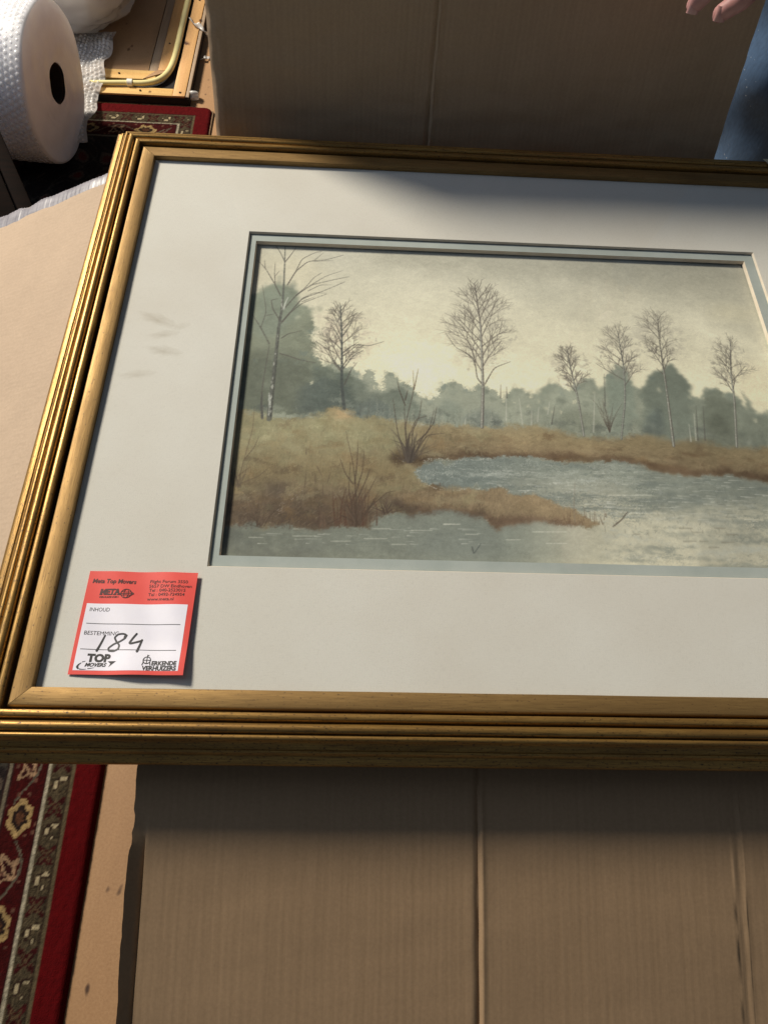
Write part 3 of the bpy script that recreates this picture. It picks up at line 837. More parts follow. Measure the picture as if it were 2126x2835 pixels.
# ------------------------------------------------------------------ the watercolour: painted stroke by stroke on the sheet
PZ0 = -0.0070
PX0, PX1, PY0, PY1 = 0.003, 0.4550, 0.006, 0.3275
NXP, NYP = 860, 604
class Sheet:
    """a sheet of paper; positions are metres on the sheet, colours sRGB"""
    def __init__(s):
        s.x = np.linspace(PX0, PX1, NXP); s.y = np.linspace(PY0, PY1, NYP)
        s.X, s.Y = np.meshgrid(s.x, s.y)             # rows: y
        s.C = np.zeros((NYP, NXP, 3)); s.C[:] = (0.83, 0.79, 0.68)
        s.dx = s.x[1] - s.x[0]
        s.n = [spec_noise((NYP, NXP), 2.0, seed=100 + k) for k in range(5)]
        s.g = [spec_noise((NYP, NXP), 0.5, seed=200 + k) for k in range(3)]
        s.wx = spec_noise((NYP, NXP), 1.4, seed=301, lo=6); s.wy = spec_noise((NYP, NXP), 1.4, seed=302, lo=6)
    def lay(s, mask, col, amount=1.0, var=0.0, nk=0):
        c = np.array(col)[None, None, :] * (1 + var * s.n[nk] + 0.5 * var * s.g[nk % 3])[..., None]
        a = np.clip(mask * amount, 0, 1)[..., None]
        s.C = s.C * (1 - a) + c * a
    def poly(s, pts, warp=0.0, soft=0):
        X = s.X + warp * s.wx; Y = s.Y + warp * s.wy
        inside = np.zeros(X.shape, bool)
        n = len(pts)
        for k in range(n):
            x0, y0 = pts[k]; x1, y1 = pts[(k + 1) % n]
            if y0 == y1: continue
            cond = ((y0 > Y) != (y1 > Y)) & (X < (x1 - x0) * (Y - y0) / (y1 - y0) + x0)
            inside ^= cond
        m = inside.astype(float)
        return s.blur(m, soft) if soft else m
    def blur(s, m, r):
        ky = np.fft.fftfreq(m.shape[0])[:, None]; kx = np.fft.rfftfreq(m.shape[1])[None, :]
        g = np.exp(-2 * (np.pi * r) ** 2 * (kx ** 2 + ky ** 2))
        return np.fft.irfft2(np.fft.rfft2(m) * g, s=m.shape)
    def above(s, line, warp=0.0, soft=0.0006):
        """1 below the contour line (list of points sorted by x)"""
        l = np.array(sorted(line))
        yy = np.interp(s.X + warp * s.wx, l[:, 0], l[:, 1])
        return smoothstep(-soft, soft, yy - (s.Y + warp * s.wy))
    def spot(s, cx, cy, rx, ry, soft=0.5, warp=0.0):
        q = np.sqrt(((s.X + warp * s.wx - cx) / rx) ** 2 + ((s.Y + warp * s.wy - cy) / ry) ** 2)
        return 1 - smoothstep(1 - soft, 1 + soft * 0.3, q)
    def stroke(s, p, q, w0, w1, col, a=1.0):
        x0, x1 = min(p[0], q[0]) - w0 - .001, max(p[0], q[0]) + w0 + .001
        y0, y1 = min(p[1], q[1]) - w0 - .001, max(p[1], q[1]) + w0 + .001
        i0, i1 = np.searchsorted(s.x, [x0, x1]); j0, j1 = np.searchsorted(s.y, [y0, y1])
        if i1 <= i0 or j1 <= j0: return
        X = s.X[j0:j1, i0:i1]; Y = s.Y[j0:j1, i0:i1]
        dx, dy = q[0] - p[0], q[1] - p[1]; L = dx * dx + dy * dy + 1e-15
        t = np.clip(((X - p[0]) * dx + (Y - p[1]) * dy) / L, 0, 1)
        d = np.hypot(X - p[0] - t * dx, Y - p[1] - t * dy)
        w = w0 + (w1 - w0) * t
        h = s.dx * 0.75
        m = np.clip((w + h - d) / (2 * h), 0, 1) * np.minimum(1, w / (0.5 * h)) * a
        dry = np.clip(1.0 + 0.25 * s.g[0][j0:j1, i0:i1], 0.3, 1)
        m = np.clip(m * dry, 0, 1)[..., None]
        s.C[j0:j1, i0:i1] = s.C[j0:j1, i0:i1] * (1 - m) + np.array(col) * m
    def path(s, pts, w0, w1, col, a=1.0):
        pts = np.asarray(pts, float)
        n = max(2, int(6 * (len(pts) - 1)))
        t = np.linspace(0, len(pts) - 1, n)
        x = np.interp(t, np.arange(len(pts)), pts[:, 0]); y = np.interp(t, np.arange(len(pts)), pts[:, 1])
        if len(pts) > 2:
            x[1:-1] = (x[:-2] + 2 * x[1:-1] + x[2:]) / 4; y[1:-1] = (y[:-2] + 2 * y[1:-1] + y[2:]) / 4
        for k in range(n - 1):
            f0 = k / (n - 1); f1 = (k + 1) / (n - 1)
            s.stroke((x[k], y[k]), (x[k + 1], y[k + 1]), w0 + (w1 - w0) * f0, w0 + (w1 - w0) * f1, col, a)

S_ = Sheet()
def mm(uv):                       # measured photo positions -> metres on the sheet
    p = plane_points(uv, PZ0)
    return [(float(a), float(b_)) for a, b_ in p[:, :2]]
def c5(*pts): return mm([(600 + x / 2.37, 620 + y / 2.37) for x, y in pts])
def c6(*pts): return mm([(1200 + x / 1.7916, 700 + y / 1.7916) for x, y in pts])
def c7(*pts): return mm([(560 + x / 2.074, 1050 + y / 2.074) for x, y in pts])
def c8(*pts): return mm([(1200 + x / 1.7916, 1150 + y / 1.7916) for x, y in pts])

# --- brushwork helpers
def dab(p, rx, ry, col, a, rot=0.0, rough=0.5):
    """one irregular, semi-transparent touch of the brush"""
    R_ = max(rx, ry) * 1.6
    i0, i1 = np.searchsorted(S_.x, [p[0] - R_, p[0] + R_]); j0, j1 = np.searchsorted(S_.y, [p[1] - R_, p[1] + R_])
    if i1 - i0 < 2 or j1 - j0 < 2: return
    X = S_.X[j0:j1, i0:i1] - p[0]; Y = S_.Y[j0:j1, i0:i1] - p[1]
    c, s = math.cos(rot), math.sin(rot)
    q = np.sqrt(((X * c + Y * s) / rx) ** 2 + ((-X * s + Y * c) / ry) ** 2) + rough * 0.22 * S_.wx[j0:j1, i0:i1] + rough * 0.14 * S_.g[0][j0:j1, i0:i1]
    m_ = (1 - smoothstep(0.55, 1.05, q)) * a
    S_.C[j0:j1, i0:i1] = S_.C[j0:j1, i0:i1] * (1 - m_[..., None]) + np.array(col) * m_[..., None]
def at(mask, p):
    j = int((p[1] - PY0) / (PY1 - PY0) * (NYP - 1)); i = int((p[0] - PX0) / (PX1 - PX0) * (NXP - 1))
    return mask[j, i] if 0 <= j < NYP and 0 <= i < NXP else 0.0
def here(p):
    j = min(max(int((p[1] - PY0) / (PY1 - PY0) * (NYP - 1)), 0), NYP - 1); i = min(max(int((p[0] - PX0) / (PX1 - PX0) * (NXP - 1)), 0), NXP - 1)
    return S_.C[j, i].copy()
def feather(amp, soft):
    """the wet edge: pull the washes about by fine noise and let parts of them bleed"""
    n1 = spec_noise((NYP, NXP), 0.9, seed=401, lo=18); n2 = spec_noise((NYP, NXP), 0.9, seed=402, lo=18)
    jj, ii = np.meshgrid(np.arange(NYP), np.arange(NXP), indexing='ij')
    k = amp / S_.dx
    a = np.clip(np.round(ii + k * n1), 0, NXP - 1).astype(int); b_ = np.clip(np.round(jj + k * n2), 0, NYP - 1).astype(int)
    W = S_.C[b_, a]
    B = np.stack([S_.blur(W[..., q], soft) for q in range(3)], -1)
    w_ = smoothstep(-0.6, 1.2, S_.n[3])[..., None] * 0.85 + 0.10
    S_.C = W * (1 - w_) + B * w_

# sky washes
hor = 0.165
v_ = np.clip((S_.Y - hor) / (PY1 - hor), 0, 1)
S_.C = np.array([0.875, 0.835, 0.715]) * (1 - v_[..., None]) + np.array([0.735, 0.71, 0.64]) * v_[..., None]
cl = S_.blur(S_.n[1], 14); cl = cl / cl.std()
S_.lay(smoothstep(-0.2, 1.6, cl) * smoothstep(0.15, 0.75, v_), (0.655, 0.635, 0.57), 0.5, 0.01)
S_.lay(S_.blur(S_.poly(c5((900, 150), (1400, 170), (2300, 260), (3100, 250), (3600, 300), (3600, 420), (2900, 380), (2300, 330), (1500, 300), (1050, 270))), 22), (0.605, 0.585, 0.52), 0.7, 0.02, 2)
S_.lay(S_.blur(S_.poly(c6((860, 60), (1500, 90), (1640, 230), (1640, 420), (1480, 380), (1250, 250), (900, 200))), 20), (0.60, 0.58, 0.515), 0.5, 0.02, 1)
S_.lay(S_.blur(S_.poly(c5((240, 170), (560, 180), (700, 300), (620, 470), (300, 420), (250, 360))), 16), (0.80, 0.755, 0.645), 0.5, 0.01)
S_.lay(S_.spot(*c6((1480, 300))[0], .03, .016, .9), (0.79, 0.75, 0.64), 0.5)
S_.lay(S_.blur(S_.poly(c5((1150, 780), (1500, 800), (1600, 980), (1300, 1080), (1050, 960))), 14), (0.90, 0.86, 0.735), 0.7)
S_.lay(S_.blur(S_.poly(c6((1480, 560), (1659, 540), (1659, 790), (1540, 760))), 12), (0.87, 0.81, 0.68), 0.5)
S_.lay(S_.blur(S_.poly(c5((560, 560), (720, 640), (700, 880), (1000, 900), (1100, 940), (900, 560))), 14), (0.855, 0.805, 0.68), 0.4)
S_.C *= (1 + 0.010 * S_.n[0] + 0.010 * S_.g[0])[..., None]

# far tree line: pale grey-green wash
contour = c5((150, 900), (560, 900), (640, 940), (720, 930), (770, 905), (880, 960), (950, 1000), (1010, 950), (1110, 960), (1100, 1000), (1060, 1060), (1100, 1100), (1200, 1025), (1260, 1060), (1300, 1110), (1400, 1140), (1480, 1070), (1560, 1030), (1640, 1090)) \
    + c6((50, 655), (120, 645), (190, 690), (220, 660), (270, 680), (330, 720), (350, 745), (400, 670), (460, 672), (480, 722), (520, 690), (560, 640), (620, 652), (680, 692), (740, 622), (800, 632), (840, 682), (868, 610), (900, 562), (960, 570), (990, 640), (1030, 702), (1060, 612), (1130, 582), (1160, 542), (1210, 582), (1250, 640), (1270, 690), (1330, 722), (1350, 672), (1400, 666), (1430, 700), (1470, 690), (1530, 682), (1545, 770), (1600, 800), (1659, 800), (1800, 780))
tl = S_.above(contour, .0013, .0007)
S_.lay(tl, (0.545, 0.555, 0.495), 0.86, 0.03, 2)
S_.lay(tl * smoothstep(-0.2, 1.2, S_.n[3]), (0.50, 0.515, 0.46), 0.55, 0.02)
S_.lay(tl * smoothstep(0.3, 1.5, S_.n[4]), (0.62, 0.62, 0.55), 0.5)
def clump(pts, col, a=0.85, warp=0.0014, soft=1.6, var=0.05, nk=1):
    S_.lay(S_.poly(pts, warp, soft) * (0.72 + 0.28 * smoothstep(-1, 1, S_.n[2])), col, a, var, nk)
clump(c6((870, 700), (868, 610), (900, 562), (960, 570), (995, 645), (990, 720), (985, 900), (860, 900)), (0.49, 0.515, 0.465), .6)
clump(c6((1040, 900), (1030, 720), (1060, 612), (1130, 582), (1160, 542), (1210, 582), (1250, 640), (1275, 700), (1290, 920)), (0.445, 0.465, 0.42), .8)
clump(c6((1040, 900), (1060, 800), (1120, 770), (1150, 830), (1130, 920)), (0.35, 0.37, 0.355), .7, soft=4)
clump(c6((1330, 950), (1335, 760), (1360, 680), (1410, 668), (1450, 730), (1490, 760), (1510, 960)), (0.44, 0.45, 0.395), .75)
clump(c6((1340, 950), (1350, 850), (1420, 800), (1480, 860), (1480, 960)), (0.375, 0.38, 0.335), .6, soft=4)
clump(c6((600, 900), (640, 800), (720, 780), (800, 800), (830, 900), (800, 915), (700, 905)), (0.445, 0.45, 0.395), .6, soft=4)
clump(c6((150, 855), (180, 790), (260, 770), (330, 800), (340, 850), (250, 870)), (0.44, 0.455, 0.43), .55, soft=4)
clump(c6((0, 840), (20, 740), (80, 720), (150, 760), (150, 850)), (0.475, 0.495, 0.45), .55, soft=4)
clump(c6((1510, 960), (1530, 800), (1600, 810), (1700, 830), (1700, 970)), (0.445, 0.455, 0.405), .65, soft=3)
# the big grey-green tree mass at the left
big = c5((150, 470), (235, 470), (300, 432), (370, 402), (450, 405), (520, 462), (560, 532), (640, 572), (620, 620), (625, 690), (600, 740), (640, 780), (640, 850), (690, 905), (730, 930), (800, 960), (880, 1010), (900, 1240), (150, 1240))
bm_ = S_.poly(big, 0.0014, 1.0)
S_.lay(bm_, (0.485, 0.495, 0.43), .90, .05, 3)
S_.lay(S_.poly(c5((240, 470), (370, 405), (450, 408), (520, 465), (550, 560), (460, 700), (350, 760), (230, 700)), .0015, 5) * bm_, (0.54, 0.56, 0.50), .65, .04, 1)
S_.lay(S_.poly(c5((150, 850), (400, 800), (560, 880), (700, 980), (760, 1120), (700, 1240), (150, 1240)), .002, 10) * bm_, (0.385, 0.39, 0.345), .55, .06, 2)
S_.lay(S_.poly(c5((540, 1060), (640, 1030), (800, 1040), (880, 1100), (870, 1230), (500, 1230)), .0015, 4), (0.405, 0.42, 0.385), .55, .05, 1)
clump(c5((640, 900), (720, 940), (800, 960), (880, 1010), (950, 1040), (1020, 1100), (1110, 1110), (1200, 1070), (1300, 1150), (1330, 1240), (1300, 1290), (640, 1260)), (0.435, 0.455, 0.41), .72, soft=2.5)
clump(c5((560, 1080), (700, 1000), (860, 1060), (900, 1180), (880, 1260), (560, 1240)), (0.375, 0.395, 0.37), .6, soft=4)
clump(c5((900, 1180), (1020, 1140), (1150, 1190), (1180, 1290), (900, 1270)), (0.41, 0.435, 0.42), .6, soft=4)
wood = np.clip(tl + bm_, 0, 1)
rb = np.random.default_rng(33)
# foliage touches along the tree tops and inside the masses
top = np.array(sorted(contour))
for k in range(620):
    if k < 330:
        x = rb.uniform(0.012, 0.452); y = np.interp(x, top[:, 0], top[:, 1]) + rb.normal() * .0022 - .0012
        a, r0 = rb.uniform(.12, .34), rb.uniform(.0009, .0032)
    elif k < 450:
        q = big[2:15][rb.integers(0, 13)]; x, y = q[0] + rb.normal() * .0035, q[1] + rb.normal() * .003
        a, r0 = rb.uniform(.15, .36), rb.uniform(.0012, .0042)
    else:
        x, y = rb.uniform(0.012, 0.45), rb.uniform(.152, .235)
        if at(wood, (x, y)) < .7: continue
        a, r0 = rb.uniform(.12, .32), rb.uniform(.0015, .006)
    base = np.array((0.475, 0.49, 0.44)) if x > .085 else np.array((0.485, 0.495, 0.435))
    t = rb.random()
    col = base * (0.84 + .10 * rb.random()) if t < .45 else (base * (1.02 + .14 * rb.random()) if t < .85 else np.array((0.42, 0.46, 0.445)))
    dab((x, y), r0, r0 * rb.uniform(.6, 1.0), col, a, rb.uniform(0, 3), 0.8)
# small sky glints through the wood
for p in c6((345, 735), (405, 745), (520, 735), (470, 760), (590, 790), (795, 690), (1115, 675), (1590, 830), (560, 770), (1270, 720), (630, 790), (700, 740)) + c5((930, 960), (945, 1005), (625, 1045), (1030, 1075)):
    dab(p, .0014, .0021, (0.80, 0.77, 0.66), .6, rb.uniform(-.4, .4), 1.0)
p = c5((530, 612))[0]; dab(p, .0030, .0014, (0.80, 0.78, 0.68), .7, .5, 1.2)

# bank and marsh
bank_top = c7((150, 175), (230, 178), (400, 232), (560, 222), (680, 212), (740, 178), (790, 172), (830, 182), (880, 212), (1050, 232), (1130, 247), (1300, 268), (1450, 262)) + c6((240, 866), (400, 848), (520, 853), (640, 888), (740, 910), (900, 922), (1060, 903), (1180, 928), (1340, 933), (1500, 963), (1659, 963), (1800, 975))
land = S_.above(bank_top, .0012, .0032)
S_.lay(land, (0.565, 0.50, 0.375), .95, .05, 0)
left = S_.poly(c7((100, 100), (1150, 100), (1190, 470), (1240, 560), (1200, 700), (1000, 860), (100, 860)), .003, 14)
S_.lay(left * land, (0.57, 0.52, 0.39), .75, .05, 1)
S_.lay(S_.poly(c7((150, 190), (700, 210), (1130, 250), (1150, 420), (900, 400), (640, 380), (400, 400), (150, 430)), .003, 14) * land, (0.595, 0.565, 0.43), .85, .05, 2)
S_.lay(S_.poly(c7((150, 480), (700, 440), (1200, 480), (1220, 640), (900, 640), (500, 600), (150, 640)), .003, 14) * land, (0.57, 0.485, 0.345), .6, .06, 3)
S_.lay(S_.poly(c7((150, 620), (500, 590), (900, 640), (1240, 640), (1240, 780), (900, 860), (150, 860)), .003, 12) * land, (0.385, 0.325, 0.26), .82, .08, 1)
S_.lay(S_.poly(c7((380, 600), (470, 590), (470, 650), (400, 700)), .002, 5), (0.36, 0.315, 0.275), .55)
S_.lay(S_.spot(*c7((795, 205))[0], .0115, .0075, .8, .001), (0.70, 0.585, 0.43), .75)
far_bank = S_.poly(c6((-60, 870), (240, 880), (640, 905), (1000, 930), (1659, 985), (1800, 1000), (1800, 1150), (1500, 1130), (900, 1050), (300, 1030), (-60, 1040)), .0015, 5)
S_.lay(far_bank * land, (0.575, 0.50, 0.37), .7, .06, 2)
S_.lay(S_.poly(c6((-60, 930), (300, 940), (900, 970), (1300, 1010), (1800, 1060), (1800, 1150), (1300, 1090), (900, 1050), (300, 1030), (-60, 1040)), .0015, 8), (0.52, 0.445, 0.34), .6, .06, 2)
S_.lay(S_.poly(c8((-200, 190), (0, 190), (200, 175), (500, 195), (900, 195), (1060, 240), (1400, 270), (1800, 300), (1800, 350), (1400, 310), (1050, 275), (900, 225), (500, 225), (0, 225), (-200, 240)), .0014, 3.5), (0.33, 0.26, 0.205), .8, .1, 1)

# water
inlet = c7((1225, 540), (1250, 500), (1290, 458), (1380, 455), (1500, 465)) + c8((0, 222), (120, 218), (200, 208), (330, 203), (500, 218), (640, 228), (800, 233), (900, 220), (960, 233), (1060, 273), (1200, 293), (1400, 303), (1659, 333), (1900, 350), (1900, 900), (820, 900), (820, 540), (760, 502), (700, 472), (620, 452), (560, 422), (490, 397), (380, 387), (340, 352), (250, 377), (120, 372), (0, 367)) + c7((1560, 627), (1460, 642), (1350, 632), (1280, 602))
wat1 = S_.poly(inlet, .0011, 1.0)
lower = c7((60, 860), (160, 842), (300, 832), (440, 842), (540, 852), (700, 868), (760, 832), (850, 846), (950, 850), (1000, 802), (1080, 762), (1200, 772), (1310, 748), (1480, 748), (1659, 772)) + c8((100, 472), (200, 492), (250, 522), (330, 560), (420, 528), (560, 532), (700, 542), (830, 545), (1900, 500), (1900, 900), (-1000, 900))
wat2 = S_.poly(lower, .0011, 1.6)
wat = np.clip(wat1 + wat2, 0, 1)
gxw = np.clip((S_.X - 0.18) / 0.20, 0, 1); gyw = np.clip((0.075 - S_.Y) / 0.06, 0, 1)
S_.lay(wat, (0.53, 0.545, 0.495), .95, .03, 2)
S_.lay(wat1 * smoothstep(.30, .14, S_.X), (0.485, 0.51, 0.48), .8, .03, 3)
S_.lay(wat * S_.blur(S_.poly(c8((330, 320), (900, 320), (1000, 400), (820, 540), (600, 430), (400, 370))), 12), (0.645, 0.63, 0.555), .7)
S_.lay(wat * smoothstep(.05, .6, gxw) * smoothstep(-.1, .5, gyw), (0.75, 0.715, 0.61), .97, .02, 1)
S_.lay(wat * S_.poly(c8((1380, 560), (1500, 535), (1600, 545), (1680, 620), (1900, 640), (1900, 800), (1300, 800), (1330, 640)), .0012, 3), (0.695, 0.665, 0.57), .75, .02)
S_.lay(wat2 * smoothstep(.24, .04, S_.X), (0.445, 0.445, 0.39), .8, .06, 4)
S_.lay(wat2 * smoothstep(.2, 1.4, S_.n[1]) * smoothstep(.26, .1, S_.X), (0.40, 0.40, 0.365), .45)
S_.lay(wat2 * S_.blur(S_.poly(c7((700, 900), (1100, 760), (1659, 780), (1659, 900), (1100, 1010), (500, 1010))), 16), (0.515, 0.52, 0.465), .6, .04, 1)
S_.lay(wat2 * S_.blur(S_.poly(c8((-100, 560), (280, 560), (330, 720), (-100, 760))), 14), (0.51, 0.52, 0.475), .6)
st = spec_noise((NYP, NXP), 1.0, sx=9, sy=1, seed=77)
st2 = spec_noise((NYP, NXP), 0.6, sx=12, sy=1, seed=78)
S_.lay(wat1 * smoothstep(.3, 1.6, st), (0.42, 0.445, 0.42), .55)
S_.lay(wat1 * smoothstep(.2, 1.5, -st), (0.67, 0.675, 0.625), .65)
S_.lay(wat1 * smoothstep(.9, 1.8, st2), (0.76, 0.755, 0.70), .4)
S_.lay(wat2 * smoothstep(.9, 2.2, st) * smoothstep(.04, .08, S_.Y), (0.44, 0.445, 0.40), .3)
# spit of reeds in the middle
spit = c7((1040, 700), (1120, 660), (1225, 640), (1300, 625), (1350, 632), (1460, 642), (1560, 627)) + c8((0, 365), (120, 370), (250, 375), (340, 350), (380, 385), (490, 395), (560, 420), (620, 450), (700, 470), (760, 500), (820, 538), (700, 542), (560, 532), (420, 527), (330, 562), (250, 522), (200, 492), (100, 472), (0, 475)) + c7((1480, 748), (1310, 748), (1250, 762), (1180, 770))
sm_ = S_.poly(spit, .0010, 1.2)
S_.lay(sm_, (0.545, 0.465, 0.355), .92, .06, 1)
S_.lay(S_.poly(c7((1040, 690), (1200, 730), (1310, 735), (1480, 735), (1659, 755)) + c8((100, 455), (200, 470), (290, 500), (420, 505), (560, 515), (780, 530), (700, 545), (420, 530), (330, 565), (250, 525), (100, 478)) + c7((1480, 752), (1250, 768), (1180, 790), (1080, 740)), .0014, 3), (0.345, 0.265, 0.22), .65, .1, 2)
# mottling of marsh and bank before the washes settle
S_.lay(S_.poly(c7((100, 690), (500, 680), (900, 730), (1200, 730), (1100, 780), (900, 870), (100, 870)), .003, 8) * land * (1 - wat), (0.34, 0.28, 0.235), .55, .08, 1)
for k in range(520):
    p = (rb.uniform(0.006, 0.20), rb.uniform(0.030, 0.155))
    if at(land, p) < .8 or at(wat, p) > .3: continue
    h_ = (p[1] - .035) / .11
    pal = ((0.36, 0.30, 0.24), (0.44, 0.36, 0.27), (0.50, 0.40, 0.28)) if rb.random() > h_ * 1.15 else ((0.62, 0.58, 0.45), (0.54, 0.51, 0.38), (0.58, 0.50, 0.36))
    dab(p, rb.uniform(.003, .010), rb.uniform(.002, .006), pal[rb.integers(0, 3)], rb.uniform(.15, .34), rb.normal() * .5, 1.3)
for k in range(260):
    p = (rb.uniform(0.14, 0.452), rb.uniform(0.085, 0.156))
    if (at(far_bank, p) < .5 and at(sm_, p) < .6) or at(wat1, p) > .4: continue
    dab(p, rb.uniform(.003, .010), rb.uniform(.001, .0028), ((0.62, 0.55, 0.42), (0.45, 0.36, 0.26), (0.55, 0.45, 0.32), (0.38, 0.30, 0.23))[rb.integers(0, 4)], rb.uniform(.15, .38), rb.normal() * .15 - .06, 1.3)
# trunks and gaps of light inside the far wood
for k in range(260):
    x = rb.uniform(.085, .452); yb_ = np.interp(x, *np.array(sorted(bank_top)).T) + rb.uniform(-.001, .004)
    yt_ = yb_ + rb.uniform(.004, .020)
    if at(wood, (x, yt_)) < .6: continue
    S_.stroke((x, yb_), (x + rb.normal() * .0008, yt_), rb.uniform(.0002, .0006), .00015, ((0.37, 0.375, 0.34), (0.42, 0.42, 0.375), (0.66, 0.65, 0.58), (0.60, 0.60, 0.54))[rb.integers(0, 4)], rb.uniform(.2, .5))
for k in range(120):
    x = rb.uniform(.01, .452); y = np.interp(x, *np.array(sorted(bank_top)).T) + rb.uniform(.001, .012)
    if at(wood, (x, y)) < .6: continue
    dab((x, y), rb.uniform(.002, .006), rb.uniform(.0015, .004), (0.36, 0.37, 0.345) if rb.random() < .65 else (0.61, 0.615, 0.555), rb.uniform(.15, .35), 0, 1.4)
feather(.00060, 2.0)

# grass: many small upright touches, straw above, brown below
for k in range(2600):
    p = (rb.uniform(0.010, 0.205), rb.uniform(0.026, 0.157))
    if at(land, p) < .8 or at(wat, p) > .3: continue
    low = smoothstep(.105, .045, p[1])
    t = rb.random()
    col = here(p) * (0.80 + .08 * rb.random() if t < .42 else 1.08 + .10 * rb.random())
    if t > .9: col = np.array((0.66, 0.60, 0.46)) * (1 - .3 * low)
    ln = rb.uniform(.0018, .0065) * (1 + .5 * low); lean = rb.normal() * .20 + .05
    S_.stroke(p, (p[0] + ln * lean, p[1] + ln), rb.uniform(.00016, .00034), .00008, col, rb.uniform(.25, .55))
for k in range(240):
    p = (rb.uniform(0.010, 0.205), rb.uniform(0.03, 0.15))
    if at(land, p) < .8 or at(wat, p) > .3: continue
    dab(p, rb.uniform(.002, .006), rb.uniform(.001, .003), here(p) * rb.uniform(.86, 1.14), .3, rb.normal() * .4, 1.0)
for k in range(1100):
    p = (rb.uniform(0.15, 0.452), rb.uniform(0.100, 0.156))
    if at(far_bank, p) < .4 and at(sm_, p) < .6: continue
    if at(wat1, p) > .5: continue
    S_.stroke(p, (p[0] + rb.uniform(.001, .004), p[1] + rb.normal() * .0006), .0003, .00012, here(p) * (.82 if rb.random() < .5 else 1.13), .5)
for k in range(500):
    p = c8((rb.uniform(-330, 790), rb.uniform(360, 545)))[0]
    if at(sm_, p) < .6: continue
    S_.stroke(p, (p[0] + rb.normal() * .0007, p[1] + rb.uniform(.0012, .0036)), .00025, .0001, here(p) * (.78 if rb.random() < .5 else 1.17), .5)
# dry-brush glints on the water
for k in range(430):
    p = c8((rb.uniform(250, 1680), rb.uniform(275, 525)))[0] if k < 370 else c7((rb.uniform(200, 1600), rb.uniform(850, 950)))[0]
    if at(wat, p) < .8: continue
    ln = rb.uniform(.002, .012)
    if rb.random() < .35: S_.stroke(p, (p[0] + ln * .8, p[1]), .00035, .0002, (0.43, 0.445, 0.41), .4)
    else: S_.stroke(p, (p[0] + ln, p[1] + rb.normal() * .00012), .00024, .00010, (0.83, 0.815, 0.75), rb.uniform(.3, .7))
for (x0, y, x1) in ((50, 540, 130), (160, 590, 220), (360, 617, 430), (560, 635, 660), (490, 578, 660), (750, 440, 905), (870, 396, 1080), (910, 460, 1020), (970, 485, 1150)):
    a, b_ = c8((x0, y), (x1, y)); S_.stroke(a, b_, .00038, .0002, (0.83, 0.81, 0.73), .65)
for (x0, y, x1) in ((270, 908, 350), (520, 900, 650), (740, 930, 850), (930, 915, 1060), (980, 858, 1080), (1200, 868, 1320), (1390, 832, 1480), (1090, 948, 1170)):
    a, b_ = c7((x0, y), (x1, y)); S_.stroke(a, b_, .00038, .0002, (0.77, 0.755, 0.68), .65)
# reflections of reeds, right
for k in range(60):
    p = c8((rb.uniform(840, 1500), rb.uniform(480, 600)))[0]
    S_.stroke(p, (p[0] + rb.normal() * .001, p[1] - rb.uniform(.0008, .003)), .0004, .0003, (0.50, 0.485, 0.42), .4)
for (x, y, w_) in ((1270, 625, 30), (1340, 625, 18), (1310, 580, 24), (1460, 630, 30), (1480, 592, 28), (1010, 590, 10), (1390, 655, 22), (1250, 560, 30), (1420, 560, 26)):
    a, b_ = c8((x - w_, y), (x + w_, y)); S_.stroke(a, b_, .0008, .0005, (0.53, 0.50, 0.43), .5)
for seg in (c7((1225, 540), (1290, 458), (1380, 455), (1500, 466), (1659, 462)), c7((1230, 560), (1290, 605), (1350, 632), (1460, 640), (1560, 622), (1659, 632)), c8((120, 366), (200, 362), (260, 372), (330, 348), (375, 378), (500, 385), (590, 432)), c8((-160, 230), (0, 222), (150, 222), (340, 210))):
    seg = np.array(seg)
    for k in range(26):                                # broken light along the water's edge
        t = rb.uniform(0, len(seg) - 1.01); i = int(t); p = seg[i] * (1 - t + i) + seg[i + 1] * (t - i)
        S_.stroke(tuple(p), (p[0] + rb.uniform(-.0015, .0015), p[1] + rb.uniform(-.0004, .0009)), .00028, .00012, (0.80, 0.78, 0.71), rb.uniform(.3, .7))
# dark foot of the left bank
for k in range(110):
    p = c7((rb.uniform(180, 1000), rb.uniform(790, 858)))[0]
    S_.stroke(p, (p[0] + rb.normal() * .0016, p[1] + rb.uniform(.001, .005)), .0005, .0002, (0.335, 0.275, 0.235), .35)
S_.lay(S_.poly(c7((540, 790), (700, 780), (760, 830), (740, 870), (560, 850)), .002, 4), (0.32, 0.27, 0.235), .5)
S_.lay(S_.poly(c7((1050, 680), (1150, 690), (1230, 740), (1200, 775), (1080, 720)), .002, 3), (0.315, 0.265, 0.23), .55)
for k in range(90):                                    # scratched-out light stalks
    p = c7((rb.uniform(180, 1050), rb.uniform(640, 840)))[0]
    S_.stroke(p, (p[0] + .0028, p[1] + .0024), .00018, .0001, (0.64, 0.57, 0.48), .4)
for k in range(60):
    p = c7((rb.uniform(330, 620), rb.uniform(620, 830)))[0]
    if abs((p[0] - c7((480, 720))[0][0]) - .6 * (p[1] - c7((480, 720))[0][1])) < .004: dab(p, .0008, .0005, (0.62, 0.56, 0.50), .4)

